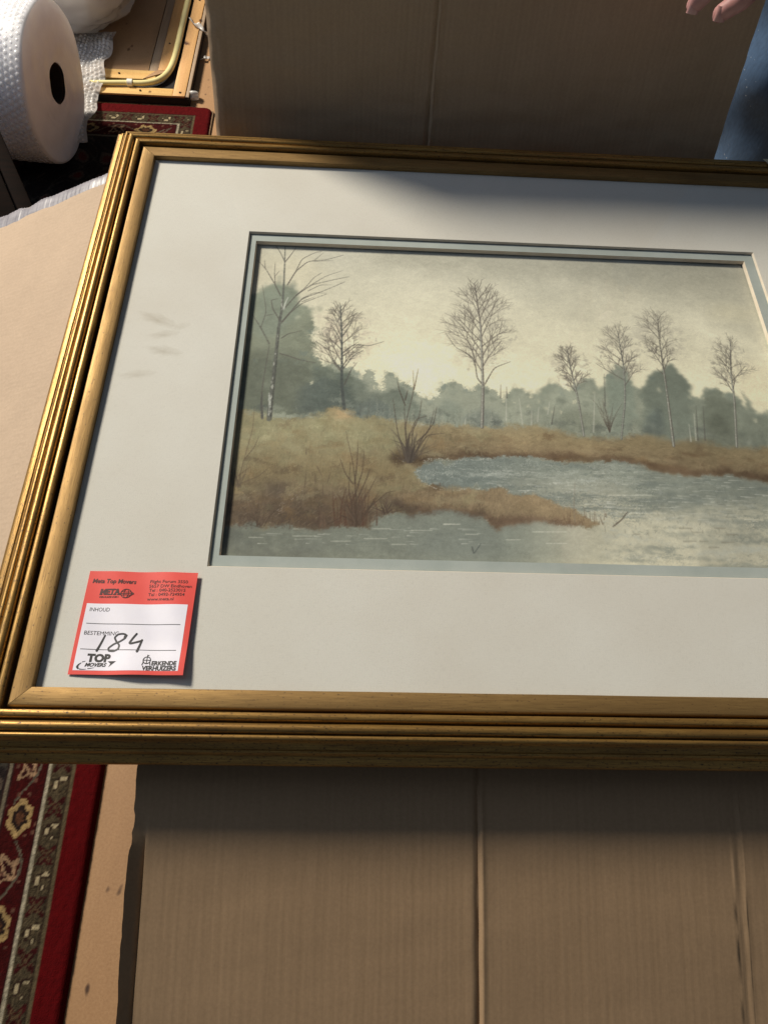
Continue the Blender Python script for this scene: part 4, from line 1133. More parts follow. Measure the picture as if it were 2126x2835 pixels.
# bare trees
BR = (0.40, 0.375, 0.34)
def crown(trunk, cc, rx, ry, col, n, w, haze=None, seed=0, lean=0.0):
    r = np.random.default_rng(seed)
    tr = np.array(trunk)
    if haze is not None:
        S_.lay(S_.spot(cc[0], cc[1], rx * .95, ry * .95, .5, .0022) * smoothstep(-.5, .9, S_.wx + .4 * S_.n[0]), haze, .34)
    def grow(p, ang, ln, w0, depth):
        k = 3
        pts = [p]
        a = ang
        for i in range(k):
            a += r.normal() * .10 + 0.05 * (math.pi / 2 - a)
            p = (p[0] + ln / k * math.cos(a), p[1] + ln / k * math.sin(a)); pts.append(p)
            q = ((p[0] - cc[0]) / rx) ** 2 + ((p[1] - cc[1]) / ry) ** 2
            if q > 1.12: break
        S_.path(pts, w0 * .95, w0 * .5, col, .72 if depth == 0 else .52)
        if depth < 3 and len(pts) > 2:
            for s_ in (1, -1):
                for f_ in ((1, 2) if depth < 2 else (1,)):
                    if r.random() < .86:
                        grow(pts[min(f_, len(pts) - 1)], a + s_ * r.uniform(.3, .75), ln * r.uniform(.45, .68), w0 * .58, depth + 1)
    for k in range(n):
        t = 0.28 + 0.72 * (k + .5) / n
        i = t * (len(tr) - 1); i0 = int(i); fr_ = i - i0
        p = tuple(tr[i0] * (1 - fr_) + tr[min(i0 + 1, len(tr) - 1)] * fr_)
        if p[1] < cc[1] - ry * 1.25: continue
        sgn = 1 if k % 2 else -1
        grow(p, math.pi / 2 - sgn * r.uniform(.35, .85) * (1.15 - .4 * t) + lean, ry * r.uniform(.55, .95) * (1.18 - .55 * t), w * (1.15 - .75 * t), 0)
def trunk(pts, w0, w1, col, lightside=True):
    S_.path(pts, w0, w1, col, .85)
    if lightside:
        n = len(pts)
        S_.path([(x - w0 * .3, y) for x, y in pts[: max(2, n // 2 + 1)]], w0 * .45, w0 * .25, (0.70, 0.69, 0.63), .75)
HZ = (0.60, 0.57, 0.52)
t2 = c5((838, 1212), (820, 1050), (822, 900), (820, 700), (814, 590), (812, 530))
crown(t2, c5((850, 730))[0], .030, .032, BR, 17, .00062, (0.615, 0.55, 0.51), 1, 0.0)
for k in range(90):
    a = rb.uniform(0, 6.28); r0 = math.sqrt(rb.random())
    q = c5((850 + 190 * r0 * math.cos(a) + (45 if math.sin(a) > 0 else -20), 730 + 190 * r0 * math.sin(a)))[0]
    dab(q, rb.uniform(.0008, .0026), rb.uniform(.0006, .0016), (0.565, 0.535, 0.50) if rb.random() < .7 else (0.44, 0.42, 0.39), rb.uniform(.15, .35), rb.uniform(0, 3), 1.3)
for pts in (((822, 850), (900, 790), (1000, 800), (1095, 772)), ((822, 960), (900, 860), (960, 830)), ((820, 960), (770, 900), (740, 830), (650, 770)), ((822, 790), (790, 720), (750, 660)), ((835, 1060), (880, 960), (920, 910)), ((822, 740), (880, 660), (900, 600))):
    S_.path(c5(*pts), .0006, .0002, (0.36, 0.345, 0.32), .75)
trunk(t2, .00135, .0003, (0.33, 0.335, 0.32), False)
t3 = c6((240, 865), (245, 680), (240, 500), (232, 350), (210, 200), (202, 150))
crown(t3, c6((245, 400))[0], .0345, .052, (0.42, 0.39, 0.355), 24, .00066, HZ, 2)
S_.path(c6((205, 560), (195, 520), (150, 490), (110, 470), (60, 400)), .0005, .0002, BR, .8)
S_.path(c6((248, 660), (215, 620), (205, 530), (160, 400)), .0006, .0002, BR, .8)
S_.path(c6((255, 650), (300, 570), (380, 540)), .0006, .0002, BR, .8)
for k in range(70):
    a = rb.uniform(0, 6.28); r0 = math.sqrt(rb.uniform(.15, 1.0))
    q = c6((240 + 170 * r0 * math.cos(a), 400 - 200 * r0 * math.sin(a)))[0]
    dab(q, rb.uniform(.0008, .0024), rb.uniform(.0005, .0014), (0.60, 0.57, 0.52) if rb.random() < .75 else (0.47, 0.45, 0.41), rb.uniform(.12, .32), rb.uniform(0, 3), 1.4)
trunk(t3, .00135, .0003, (0.40, 0.37, 0.345))
t4 = c6((745, 908), (715, 720), (690, 620), (672, 540), (662, 480))
crown(t4, c6((690, 575))[0], .0215, .0235, (0.42, 0.395, 0.36), 14, .0005, HZ, 3)
for k in range(70):
    a = rb.uniform(0, 6.28); r0 = math.sqrt(rb.uniform(.15, 1.0))
    q = c6((690 + 95 * r0 * math.cos(a), 575 - 95 * r0 * math.sin(a)))[0]
    dab(q, rb.uniform(.0008, .0024), rb.uniform(.0005, .0014), (0.60, 0.57, 0.52) if rb.random() < .75 else (0.47, 0.45, 0.41), rb.uniform(.12, .32), rb.uniform(0, 3), 1.4)
trunk(t4, .0009, .0003, (0.40, 0.385, 0.36))
t5 = c6((930, 925), (950, 720), (942, 560), (925, 470), (912, 390))
crown(t5, c6((935, 500))[0], .026, .030, (0.42, 0.395, 0.36), 17, .0005, HZ, 4)
for k in range(70):
    a = rb.uniform(0, 6.28); r0 = math.sqrt(rb.uniform(.15, 1.0))
    q = c6((935 + 115 * r0 * math.cos(a), 500 - 115 * r0 * math.sin(a)))[0]
    dab(q, rb.uniform(.0008, .0024), rb.uniform(.0005, .0014), (0.60, 0.57, 0.52) if rb.random() < .75 else (0.47, 0.45, 0.41), rb.uniform(.12, .32), rb.uniform(0, 3), 1.4)
trunk(t5, .0009, .0003, (0.38, 0.37, 0.35))
t6 = c6((1190, 958), (1160, 720), (1140, 580), (1118, 430), (1108, 310))
crown(t6, c6((1130, 430))[0], .0275, .032, (0.41, 0.385, 0.35), 19, .00055, HZ, 5)
for k in range(70):
    a = rb.uniform(0, 6.28); r0 = math.sqrt(rb.uniform(.15, 1.0))
    q = c6((1130 + 115 * r0 * math.cos(a), 430 - 125 * r0 * math.sin(a)))[0]
    dab(q, rb.uniform(.0008, .0024), rb.uniform(.0005, .0014), (0.60, 0.57, 0.52) if rb.random() < .75 else (0.47, 0.45, 0.41), rb.uniform(.12, .32), rb.uniform(0, 3), 1.4)
trunk(t6, .0012, .0003, (0.40, 0.38, 0.35))
t7 = c6((1502, 962), (1490, 720), (1472, 590), (1470, 430))
crown(t7, c6((1465, 545))[0], .0235, .028, (0.415, 0.39, 0.355), 15, .00052, HZ, 6)
for k in range(70):
    a = rb.uniform(0, 6.28); r0 = math.sqrt(rb.uniform(.15, 1.0))
    q = c6((1465 + 95 * r0 * math.cos(a), 545 - 100 * r0 * math.sin(a)))[0]
    dab(q, rb.uniform(.0008, .0024), rb.uniform(.0005, .0014), (0.60, 0.57, 0.52) if rb.random() < .75 else (0.47, 0.45, 0.41), rb.uniform(.12, .32), rb.uniform(0, 3), 1.4)
trunk(t7, .0011, .0003, (0.40, 0.385, 0.355))
for a, b_ in (((360, 830), (360, 690)), ((440, 850), (424, 725)), ((485, 850), (486, 785)), ((515, 836), (521, 765)), ((155, 850), (158, 822)), ((792, 890), (798, 700)), ((1275, 935), (1265, 850)), ((1300, 930), (1290, 800)), ((565, 800), (575, 740))):
    S_.stroke(*c6(a, b_), .0006, .0003, (0.72, 0.705, 0.64), .6)
for a, b_ in (((585, 850), (600, 760)), ((1345, 930), (1335, 760)), ((850, 760), (845, 600)), ((332, 720), (333, 655)), ((363, 720), (362, 665)), ((1310, 930), (1300, 760))):
    S_.stroke(*c6(a, b_), .0006, .0002, (0.36, 0.345, 0.32), .6)
r_ = np.random.default_rng(9)
bb = c6((872, 888))[0]
for k in range(16):
    a = math.pi / 2 + r_.normal() * .42; ln = r_.uniform(.014, .034)
    S_.path([bb, (bb[0] + ln * .5 * math.cos(a), bb[1] + ln * .5 * math.sin(a)), (bb[0] + ln * math.cos(a + .1 * r_.normal()), bb[1] + ln * math.sin(a))], .00035, .00012, (0.37, 0.335, 0.30), .55)
# the tall birch at the left edge
BI = (0.40, 0.385, 0.36)
bt_ = c5((345, 1280), (358, 1150), (368, 1060), (385, 900), (405, 700), (430, 550), (440, 420), (447, 260), (450, 150))
S_.path(bt_, .0021, .0004, (0.405, 0.40, 0.37), .80)
S_.path([(x + .0011, y) for x, y in bt_[:5]], .0007, .0004, (0.30, 0.295, 0.27), .5)
for k in range(46):
    t = rb.uniform(0, 5.5); q = int(t); w_ = t - q
    p = (bt_[q][0] * (1 - w_) + bt_[q + 1][0] * w_ - .0004 + rb.normal() * .0005, bt_[q][1] * (1 - w_) + bt_[q + 1][1] * w_)
    dab(p, .0007, rb.uniform(.0010, .0030), (0.70, 0.69, 0.635) if rb.random() < .6 else (0.34, 0.335, 0.31), rb.uniform(.3, .65), 0, .8)
for p, w0 in (((430, 640), .0008),):
    pass
for pts, w0 in ((((430, 640), (500, 560), (560, 490), (700, 440), (840, 380)), .0008), (((440, 560), (520, 470), (620, 400), (750, 370), (870, 345)), .0007),
                (((465, 400), (520, 310), (600, 245), (720, 235), (830, 205)), .0007), (((520, 310), (560, 230), (640, 190), (690, 180)), .0005), (((640, 240), (700, 190)), .0004),
                (((450, 250), (420, 190), (392, 145)), .0006), (((450, 250), (490, 200), (522, 155)), .0006), (((420, 470), (380, 390), (320, 290), (268, 238)), .0007),
                (((385, 390), (380, 320), (385, 255)), .0005), (((383, 345), (412, 308)), .0004), (((320, 290), (315, 235)), .0004),
                (((425, 650), (480, 585), (560, 520), (720, 460)), .0007), (((560, 490), (640, 450), (720, 455)), .0004), (((520, 470), (580, 420), (640, 350), (690, 320)), .0005), (((620, 400), (720, 340), (830, 305)), .0004),
                (((420, 640), (370, 560), (358, 500), (400, 490)), .0007), (((345, 785), (290, 680), (232, 590)), .0008), (((290, 680), (328, 575), (300, 400)), .0005), (((328, 600), (380, 590)), .0004),
                (((425, 750), (470, 720), (560, 700)), .0006), (((415, 850), (480, 868), (540, 890), (650, 912)), .0007), (((600, 440), (680, 400), (760, 400)), .0004), (((300, 1270), (295, 1100), (345, 800)), .0009), (((640, 245), (760, 240)), .0004), (((560, 510), (640, 480)), .0004)):
    S_.path(c5(*pts), w0 * .85, w0 * .34, (0.39, 0.37, 0.34), .75)
S_.path(c5((440, 560), (450, 520), (470, 480)), .0008, .0004, (0.74, 0.735, 0.68), .6)
S_.path(c5((350, 1200), (345, 1110)), .0010, .0007, (0.66, 0.655, 0.61), .7)
S_.path(c5((300, 1275), (292, 1180), (300, 1120)), .0011, .0004, (0.36, 0.35, 0.33), .7)
# shrubs on the marsh
SH = (0.325, 0.28, 0.245)
for pts in (((1190, 470), (1165, 300), (1160, 150)), ((1175, 460), (1165, 260), (1215, 60), (1210, -50)), ((1170, 460), (1120, 300), (1095, 110)), ((1215, 60), (1240, -60)), ((1200, 470), (1205, 300), (1245, 215), (1260, 120)), ((1210, 450), (1260, 340), (1330, 250), (1345, 160)), ((1215, 440), (1290, 320), (1390, 310)), ((1185, 470), (1180, 350), (1225, 230), (1290, 210)), ((1165, 150), (1130, 60), (1120, 10)), ((1230, 360), (1300, 300), (1330, 180)), ((1200, 470), (1225, 380), (1270, 330)), ((1165, 120), (1180, 60))):
    S_.path(c7(*pts), .00050, .00016, SH, .70)
for dx in range(-4, 5):
    S_.path(c7((1190 + dx * 4, 474), (1188 + dx * 7, 390)), .0007, .0003, (0.315, 0.275, 0.25), .55)
for pts in (((880, 835), (880, 600), (865, 480), (825, 300)), ((875, 600), (890, 470), (895, 360)), ((865, 600), (820, 540), (790, 450)), ((890, 620), (920, 530), (930, 410)), ((885, 700), (940, 580), (965, 510)), ((890, 760), (960, 640), (1000, 560)), ((870, 760), (840, 650), (850, 480)), ((895, 800), (980, 720), (1060, 650), (1110, 640)), ((860, 800), (830, 700), (825, 620)), ((900, 830), (1000, 720)), ((865, 700), (880, 650), (905, 600))):
    S_.path(c7(*pts), .00055, .00016, (0.35, 0.29, 0.24), .68)
for k in range(26):
    x = 870 + r_.normal() * 55
    S_.path(c7((x, 838), (x + r_.normal() * 14, 760 - 60 * r_.random()), (x + r_.normal() * 24, 690 - 60 * r_.random())), .0006, .0002, (0.37, 0.275, 0.22), .55)
for pts in (((200, 610), (250, 430), (290, 290), (300, 170)), ((235, 470), (300, 390), (325, 330)), ((200, 560), (280, 500)), ((530, 765), (570, 700), (600, 630)), ((590, 620), (597, 530)), ((650, 600), (648, 530)), ((720, 590), (735, 535)), ((1125, 470), (1128, 410)), ((1098, 465), (1095, 425)), ((598, 430), (597, 390)), ((200, 605), (320, 560), (380, 510)), ((660, 500), (690, 560)), ((690, 660), (695, 600))):
    S_.path(c7(*pts), .0004, .00014, (0.39, 0.33, 0.27), .6)
S_.path(c7((1548, 962), (1558, 1004), (1598, 945)), .0004, .0003, (0.36, 0.37, 0.35), .75)
S_.path(c8((890, 550), (930, 520), (960, 480)), .0006, .0003, (0.40, 0.36, 0.31), .7)
for k in range(26):
    p = c8((rng.uniform(640, 860), rng.uniform(500, 545)))[0]
    S_.stroke(p, (p[0] + rng.normal() * .001, p[1] + rng.uniform(.002, .010)), .0003, .0001, (0.42, 0.33, 0.26), .55)
S_.path(c8((700, 530), (695, 440), (700, 330)), .0006, .0002, (0.53, 0.47, 0.40), .4)
def shrub(base, n, hgt, spread, col, w0, seed):
    r = np.random.default_rng(seed)
    for i in range(n):
        a = math.pi / 2 + r.normal() * spread; ln = hgt * r.uniform(.3, 1.0)
        p = (base[0] + r.normal() * .0022, base[1] + r.normal() * .0008)
        pts = [p]
        for q in range(4):
            a += r.normal() * .12; p = (p[0] + ln / 4 * math.cos(a), p[1] + ln / 4 * math.sin(a)); pts.append(p)
        S_.path(pts, w0 * r.uniform(.6, 1.1), w0 * .3, np.array(col) * r.uniform(.85, 1.2), r.uniform(.35, .7))
        if r.random() < .6: S_.path([pts[2], (pts[2][0] + ln * .3 * math.cos(a + .6), pts[2][1] + ln * .3 * math.sin(a + .6))], w0 * .5, w0 * .2, col, .5)
dab(c7((1195, 440))[0], .0045, .0065, (0.33, 0.29, 0.255), .5, 0, 1.2)
shrub(c7((1190, 474))[0], 30, .034, .34, (0.335, 0.295, 0.26), .0005, 41)
dab(c7((880, 770))[0], .0050, .0130, (0.34, 0.28, 0.235), .45, 0, 1.4)
shrub(c7((880, 840))[0], 34, .036, .42, (0.345, 0.285, 0.235), .0005, 42)
shrub(c7((690, 850))[0], 24, .022, .5, (0.37, 0.30, 0.245), .0004, 43)
shrub(c7((330, 840))[0], 26, .026, .55, (0.37, 0.31, 0.255), .0004, 44)
shrub(c7((1060, 770))[0], 22, .016, .9, (0.34, 0.285, 0.24), .0004, 45)
shrub(c7((200, 620))[0], 12, .034, .35, (0.38, 0.33, 0.27), .0004, 46)
# paper grain and settling pigment
S_.C = np.where(land[..., None] > .5, S_.C * (1 + .03 * (1 - wat))[..., None], S_.C)
gl_ = S_.C.mean(-1, keepdims=True)
S_.C = np.where((land > .5)[..., None], gl_ + (S_.C - gl_) * .86, S_.C)
S_.C = 0.52 + (S_.C - 0.52) * 1.10
S_.C *= (1 + 0.013 * S_.g[1] + 0.012 * S_.g[2] + 0.010 * S_.n[2])[..., None]
S_.C = np.clip(S_.C, 0.02, 0.97)

LIT = srgb(0.79, 0.755, 0.695) / srgb(0.90, 0.88, 0.845)      # measured white board over its own colour
paint = srgb(S_.C.reshape(-1, 3)).reshape(-1, 3) / LIT * 0.93
P = np.stack([S_.X, S_.Y, np.full_like(S_.X, PZ0)], -1).reshape(-1, 3)
me = bpy.data.meshes.new('watercolour')
Pl = P + np.array([0, 0, ZS]) - np.array(base_of(frame))
me.vertices.add(len(Pl)); me.vertices.foreach_set('co', Pl.astype(np.float32).ravel())
i, j = np.meshgrid(np.arange(NYP - 1), np.arange(NXP - 1), indexing='ij')
a = (i * NXP + j).ravel()
fill_faces(me, np.stack([a, a + 1, a + NXP + 1, a + NXP], 1))
paint_attr(me, np.clip(paint, 0.005, 0.92))
wc = finish('watercolour', me, M['watercolour'], frame, None)
wc['label'] = 'watercolour of bare trees, blue-grey woods and brown marsh round a lake'

# ------------------------------------------------------------------ moving company tag stuck on the glass
TW, TH = 0.0720, 0.0715
T0 = np.array([-0.0775, -0.0771]); TA = math.radians(-0.4775)
tag = thing('paper_tag', (T0[0], T0[1], 0.0008), 'red and white paper moving tag stuck on the glass at the lower left', 'tag')
def tag_z(x, y):
    """the paper lifts along its right and lower edges"""
    x = np.asarray(x); y = np.asarray(y)
    return 0.0010 + 0.0024 * smoothstep(0.30, 1.0, x / TW) * (0.75 + 0.25 * np.sin(y / TH * 3)) + 0.0020 * smoothstep(0.35, 0.0, y / TH) * smoothstep(0.05, 0.5, x / TW) + 0.0004 * np.sin(x * 190 + y * 60)
def tag_xyz(x, y, up=0.0):
    x = np.asarray(x, float); y = np.asarray(y, float)
    return np.stack([T0[0] + math.cos(TA) * x - math.sin(TA) * y, T0[1] + math.sin(TA) * x + math.cos(TA) * y, tag_z(x, y) + up], -1)
gx, gy = np.meshgrid(np.linspace(0, TW, 25), np.linspace(0, TH, 25), indexing='ij')
v, f = solid_sheet(tag_xyz(gx, gy), (0, 0, -1), 0.00018)
obj('sheet', v, f, M['tag_red'], tag, 60)
gx, gy = np.meshgrid(np.linspace(0.0025, 0.0684, 25), np.linspace(0.0027, 0.0481, 20), indexing='ij')
obj('white_field', tag_xyz(gx, gy, 0.00006).reshape(-1, 3), grid_faces(25, 20).tolist(), M['tag_white'], tag, 60)

def tag_text(name, s, p0, p1, cap, mat, shear=0.0, weight=0.0, spacing=1.0):
    cu = bpy.data.curves.new(name, 'FONT')
    cu.body = s; cu.size = 1.0; cu.shear = shear; cu.offset = weight; cu.space_character = spacing
    cu.resolution_u = 3
    to = bpy.data.objects.new('tmp', cu); COL.objects.link(to)
    bpy.context.view_layer.update()
    dg = bpy.context.evaluated_depsgraph_get()
    me0 = bpy.data.meshes.new_from_object(to.evaluated_get(dg))
    V = np.empty(len(me0.vertices) * 3); me0.vertices.foreach_get('co', V); V = V.reshape(-1, 3)
    F = [tuple(p.vertices) for p in me0.polygons]
    bpy.data.objects.remove(to); bpy.data.curves.remove(cu); bpy.data.meshes.remove(me0)
    x0, x1 = V[:, 0].min(), V[:, 0].max()
    fx = (V[:, 0] - x0) / (x1 - x0)
    p0 = np.array(p0) / 1000; p1 = np.array(p1) / 1000
    q = p0[None] + (p1 - p0)[None] * fx[:, None]
    q[:, 1] += V[:, 1] / 0.70 * cap / 1000
    return obj(name, tag_xyz(q[:, 0], q[:, 1], 0.00013), F, mat, tag)
def tag_stroke(name, pts, w, mat, up=0.00016, taper=None):
    pts = np.array(pts, float)
    t = np.linspace(0, len(pts) - 1, 8 * (len(pts) - 1) + 1)
    x = np.interp(t, np.arange(len(pts)), pts[:, 0]); y = np.interp(t, np.arange(len(pts)), pts[:, 1])
    for _ in range(4 if len(pts) > 2 else 0):
        x[1:-1] = (x[:-2] + 2 * x[1:-1] + x[2:]) / 4; y[1:-1] = (y[:-2] + 2 * y[1:-1] + y[2:]) / 4
    dx = np.gradient(x); dy = np.gradient(y); L = np.hypot(dx, dy) + 1e-9
    nx, ny = -dy / L, dx / L
    ww = np.full(len(x), w / 2)
    if taper: ww = w / 2 * np.interp(np.linspace(0, 1, len(x)), np.linspace(0, 1, len(taper)), taper)
    a = tag_xyz((x + nx * ww) / 1000, (y + ny * ww) / 1000, up); b_ = tag_xyz((x - nx * ww) / 1000, (y - ny * ww) / 1000, up)
    V = np.concatenate([a, b_]); n = len(x)
    F = [(k, k + n, k + n + 1, k + 1) for k in range(n - 1)]
    # round ends
    V = V.tolist()
    for e, i in ((0, 0), (1, n - 1)):
        cidx = len(V)
        cx, cy = x[i], y[i]
        V.append(tag_xyz(cx / 1000, cy / 1000, up + 0.00001).tolist())
        ring_ = []
        for q in range(12):
            an = 2 * math.pi * q / 12
            ring_.append(len(V)); V.append(tag_xyz((cx + ww[i] * math.cos(an)) / 1000, (cy + ww[i] * math.sin(an)) / 1000, up + 0.00001).tolist())
        F += [(cidx, ring_[q], ring_[(q + 1) % 12]) for q in range(12)]
    return obj(name, V, F, mat, tag)
def tag_shape(name, polys, mat, up=0.00014):
    V, F = [], []
    for p in polys:
        o = len(V)
        V += tag_xyz(np.array([q[0] for q in p]) / 1000, np.array([q[1] for q in p]) / 1000, up).tolist()
        F.append(tuple(range(o, o + len(p))))
    return obj(name, V, F, mat, tag)
RI, BI_ = M['ink_on_red'], M['ink']
tag_text('lettering', 'Meta Top Movers', (3.2, 62.9), (31.9, 62.7), 3.0, RI, 0.12, 0.028)
tag_text('lettering', 'META', (9.3, 54.6), (22.6, 54.8), 3.9, RI, 0.10, 0.050)
# slab serifs of the wordmark
ser = []
for x0, x1 in ((9.2, 11.2), (12.3, 13.9), (14.4, 17.2), (18.2, 20.4), (20.9, 23.0)):
    ser.append([(x0, 54.35), (x1, 54.40), (x1, 55.0), (x0, 54.95)])
for x0, x1 in ((9.8, 11.2), (12.5, 14.0), (14.8, 17.8), (17.6, 21.2)):
    ser.append([(x0, 57.9), (x1, 57.95), (x1, 58.55), (x0, 58.5)])
tag_shape('wordmark_serifs', ser, RI, 0.00015)
tag_text('lettering', 'VERHUIZINGEN', (9.2, 52.2), (22.0, 52.4), 1.2, RI, 0.0, 0.02)
gc = (26.6, 55.6)
def ell(cx, cy, rx, ry, n=28): return [(cx + rx * math.cos(2 * math.pi * k / n), cy + ry * math.sin(2 * math.pi * k / n)) for k in range(n + 1)]
tag_stroke('globe_outline', ell(gc[0], gc[1], 3.4, 3.1), 0.55, RI)
tag_stroke('globe_meridian', ell(gc[0], gc[1], 1.5, 3.0), 0.4, RI)
tag_stroke('globe_parallel', [(23.4, 56.9), (26.6, 56.6), (29.8, 56.9)], 0.35, RI)
tag_stroke('globe_parallel', [(23.4, 54.3), (26.6, 54.6), (29.8, 54.3)], 0.35, RI)
tag_stroke('globe_axis', [(21.8, 55.4), (31.6, 55.6)], 0.45, RI)
tag_stroke('globe_fin', [(28.6, 58.0), (30.2, 56.6), (31.8, 55.6), (30.2, 54.6), (28.6, 53.2)], 0.5, RI)
for s_, a, b_ in (('Flight Forum 3550', (41.1, 63.5), (66.2, 63.5)), ('5657 DW Eindhoven', (40.9, 60.2), (69.1, 60.3)), ('Tel : 040-2523015', (41.2, 57.2), (65.4, 57.3)), ('Tel : 0492-724954', (41.1, 54.1), (65.2, 54.2)), ('www.meta.nl', (40.9, 50.9), (58.4, 50.9))):
    tag_text('lettering', s_, a, b_, 2.2, RI, 0.0, 0.004)
tag_text('lettering', 'INHOUD', (5.2, 42.6), (18.0, 42.7), 2.7, BI_, 0.0, 0.0)
tag_text('lettering', 'BESTEMMING', (4.9, 26.4), (26.8, 26.3), 2.7, BI_, 0.0, 0.0)
tag_stroke('rule', [(5.0 + 60.4 * k / 12, 34.2 - .3 * k / 12) for k in range(13)], 0.36, BI_)
tag_stroke('rule', [(4.7 + 60.4 * k / 12, 16.7 - .3 * k / 12) for k in range(13)], 0.36, BI_)
tag_text('lettering', 'TOP', (9.9, 8.6), (24.6, 8.5), 4.9, BI_, 0.0, 0.06)
tag_text('lettering', 'MOVERS', (9.4, 5.25), (23.0, 5.3), 2.3, BI_, 0.28, 0.045)
tag_text('lettering', 'ERKENDE', (51.2, 6.35), (66.9, 6.4), 2.7, BI_, 0.0, 0.05)
tag_text('lettering', 'VERHUIZERS', (45.6, 3.0), (67.1, 3.1), 2.7, BI_, 0.0, 0.05)
tag_stroke('swoosh', [(9.3, 8.7), (7.6, 8.1)], 0.5, BI_, taper=[.5, 1])
tag_stroke('swoosh', [(6.9, 7.5), (5.5, 6.3), (4.9, 4.9), (5.6, 4.0)], 0.9, BI_, taper=[.5, 1.0, 1.6, 1.2])
tag_stroke('swoosh', [(6.6, 3.5), (8.6, 3.3), (10.8, 3.5)], 0.6, BI_, taper=[1, .7, .3])
tag_stroke('swoosh', [(11.8, 3.8), (13.6, 4.1), (15.6, 4.6)], 0.45, BI_, taper=[1, .8, .3])
tag_shape('arrow', [[(23.2, 8.9), (28.6, 8.9), (25.3, 7.2)], [(28.6, 8.9), (24.3, 4.9), (25.3, 7.2)]], BI_)
tag_stroke('emblem_ring', ell(47.9, 9.6, 2.3, 2.3, 20), 0.6, BI_)
tag_stroke('emblem_bar', [(47.9, 13.2), (47.9, 7.4)], 0.5, BI_)
tag_stroke('emblem_bar', [(45.6, 9.6), (50.2, 9.6)], 0.5, BI_)
tag_stroke('emblem_foot', [(46.0, 8.6), (45.4, 6.4)], 0.6, BI_)
tag_stroke('emblem_foot', [(49.9, 8.6), (50.4, 6.4)], 0.6, BI_)
tag_stroke('emblem_hook', [(47.9, 12.6), (48.7, 13.0)], 0.5, BI_)
tag_stroke('handwriting', [(18.2, 26.3), (16.6, 20.9), (14.9, 15.9)], 1.35, M['marker'], 0.0002, [.8, 1.0, 1.15])
tag_stroke('handwriting', [(30.9, 25.0), (31.6, 26.9), (29.4, 27.5), (26.4, 27.1), (24.5, 24.9), (26.2, 22.1), (28.5, 19.8), (28.3, 17.2), (25.6, 15.6), (22.4, 15.9), (21.8, 17.8), (24.6, 20.4), (28.6, 22.3), (31.4, 24.4), (32.1, 26.4)], 1.15, M['marker'], 0.00021)
tag_stroke('handwriting', [(38.3, 27.5), (36.4, 24.5), (34.7, 21.3), (35.4, 20.8), (38.4, 21.6), (42.0, 22.8)], 1.3, M['marker'], 0.0002)
tag_stroke('handwriting', [(42.4, 23.4), (41.5, 19.3), (40.6, 15.6)], 1.35, M['marker'], 0.00022, [.9, 1.0, 1.2])

# slip of pale paper folded over the far rail
px0 = 0.4945
prof = [(YT + 0.030, 0.0105), (YT + 0.024, 0.0108), (YT + 0.0185, 0.0105), (YT + 0.0150, 0.0098), (YT + 0.0125, 0.0080), (YT + 0.008, 0.0072), (YT + 0.0005, 0.0068)]
P = np.array([[(px0 + 0.0022 * k_ + dxx, y_, z_ + 0.0004 * math.sin(dxx * 120 + k_)) for k_, (y_, z_) in enumerate(prof)] for dxx in np.linspace(0, 0.05, 8)])
v, f = solid_sheet(P[:, ::-1], (0, 0, -1), 0.0002)
sl = obj('paper_slip', v, f, M['masking'], None, 60, origin=(px0 + 0.025, YT + 0.015, 0.0095))
mark(sl, 'pale paper slip folded over the far rail at the right edge', 'paper')

# ------------------------------------------------------------------ bubble wrap
def dome(r, h, n=7):
    V = [(0, 0, h)]
    for a, rr in ((0.62, 0.55), (0.0, 1.0)):
        V += [(r * rr * math.cos(2 * math.pi * k / n), r * rr * math.sin(2 * math.pi * k / n), h * (0.80 if a else 0.0)) for k in range(n)]
    F = [(0, 1 + k, 1 + (k + 1) % n) for k in range(n)]
    F += [(1 + k, 1 + n + k, 1 + n + (k + 1) % n, 1 + (k + 1) % n) for k in range(n)]
    return np.array(V), F
def bubbles(name, pts, nrm, r, h, mat, parent, jitter=0.25):
    """many air bubbles on one sheet, joined into one part"""
    dv, df = dome(r, h)
    Vs, Fs = [], []
    for k, (p, n) in enumerate(zip(pts, nrm)):
        n = np.asarray(n) / np.linalg.norm(n)
        t = np.cross(n, (0.3, 0.9, 0.1)); t /= np.linalg.norm(t); b_ = np.cross(n, t)
        s = 1 + jitter * (rng.random() - .5)
        tilt = n + 0.12 * rng.normal(size=3); tilt /= np.linalg.norm(tilt)
        W = np.asarray(p) + s * (dv[:, :1] * t + dv[:, 1:2] * b_) + s * dv[:, 2:3] * tilt
        o = k * len(dv)
        Vs.append(W); Fs += [tuple(i + o for i in q) for q in df]
    o = obj(name, np.concatenate(Vs), Fs, mat, parent, 80)
    o['kind'] = 'stuff'
    return o

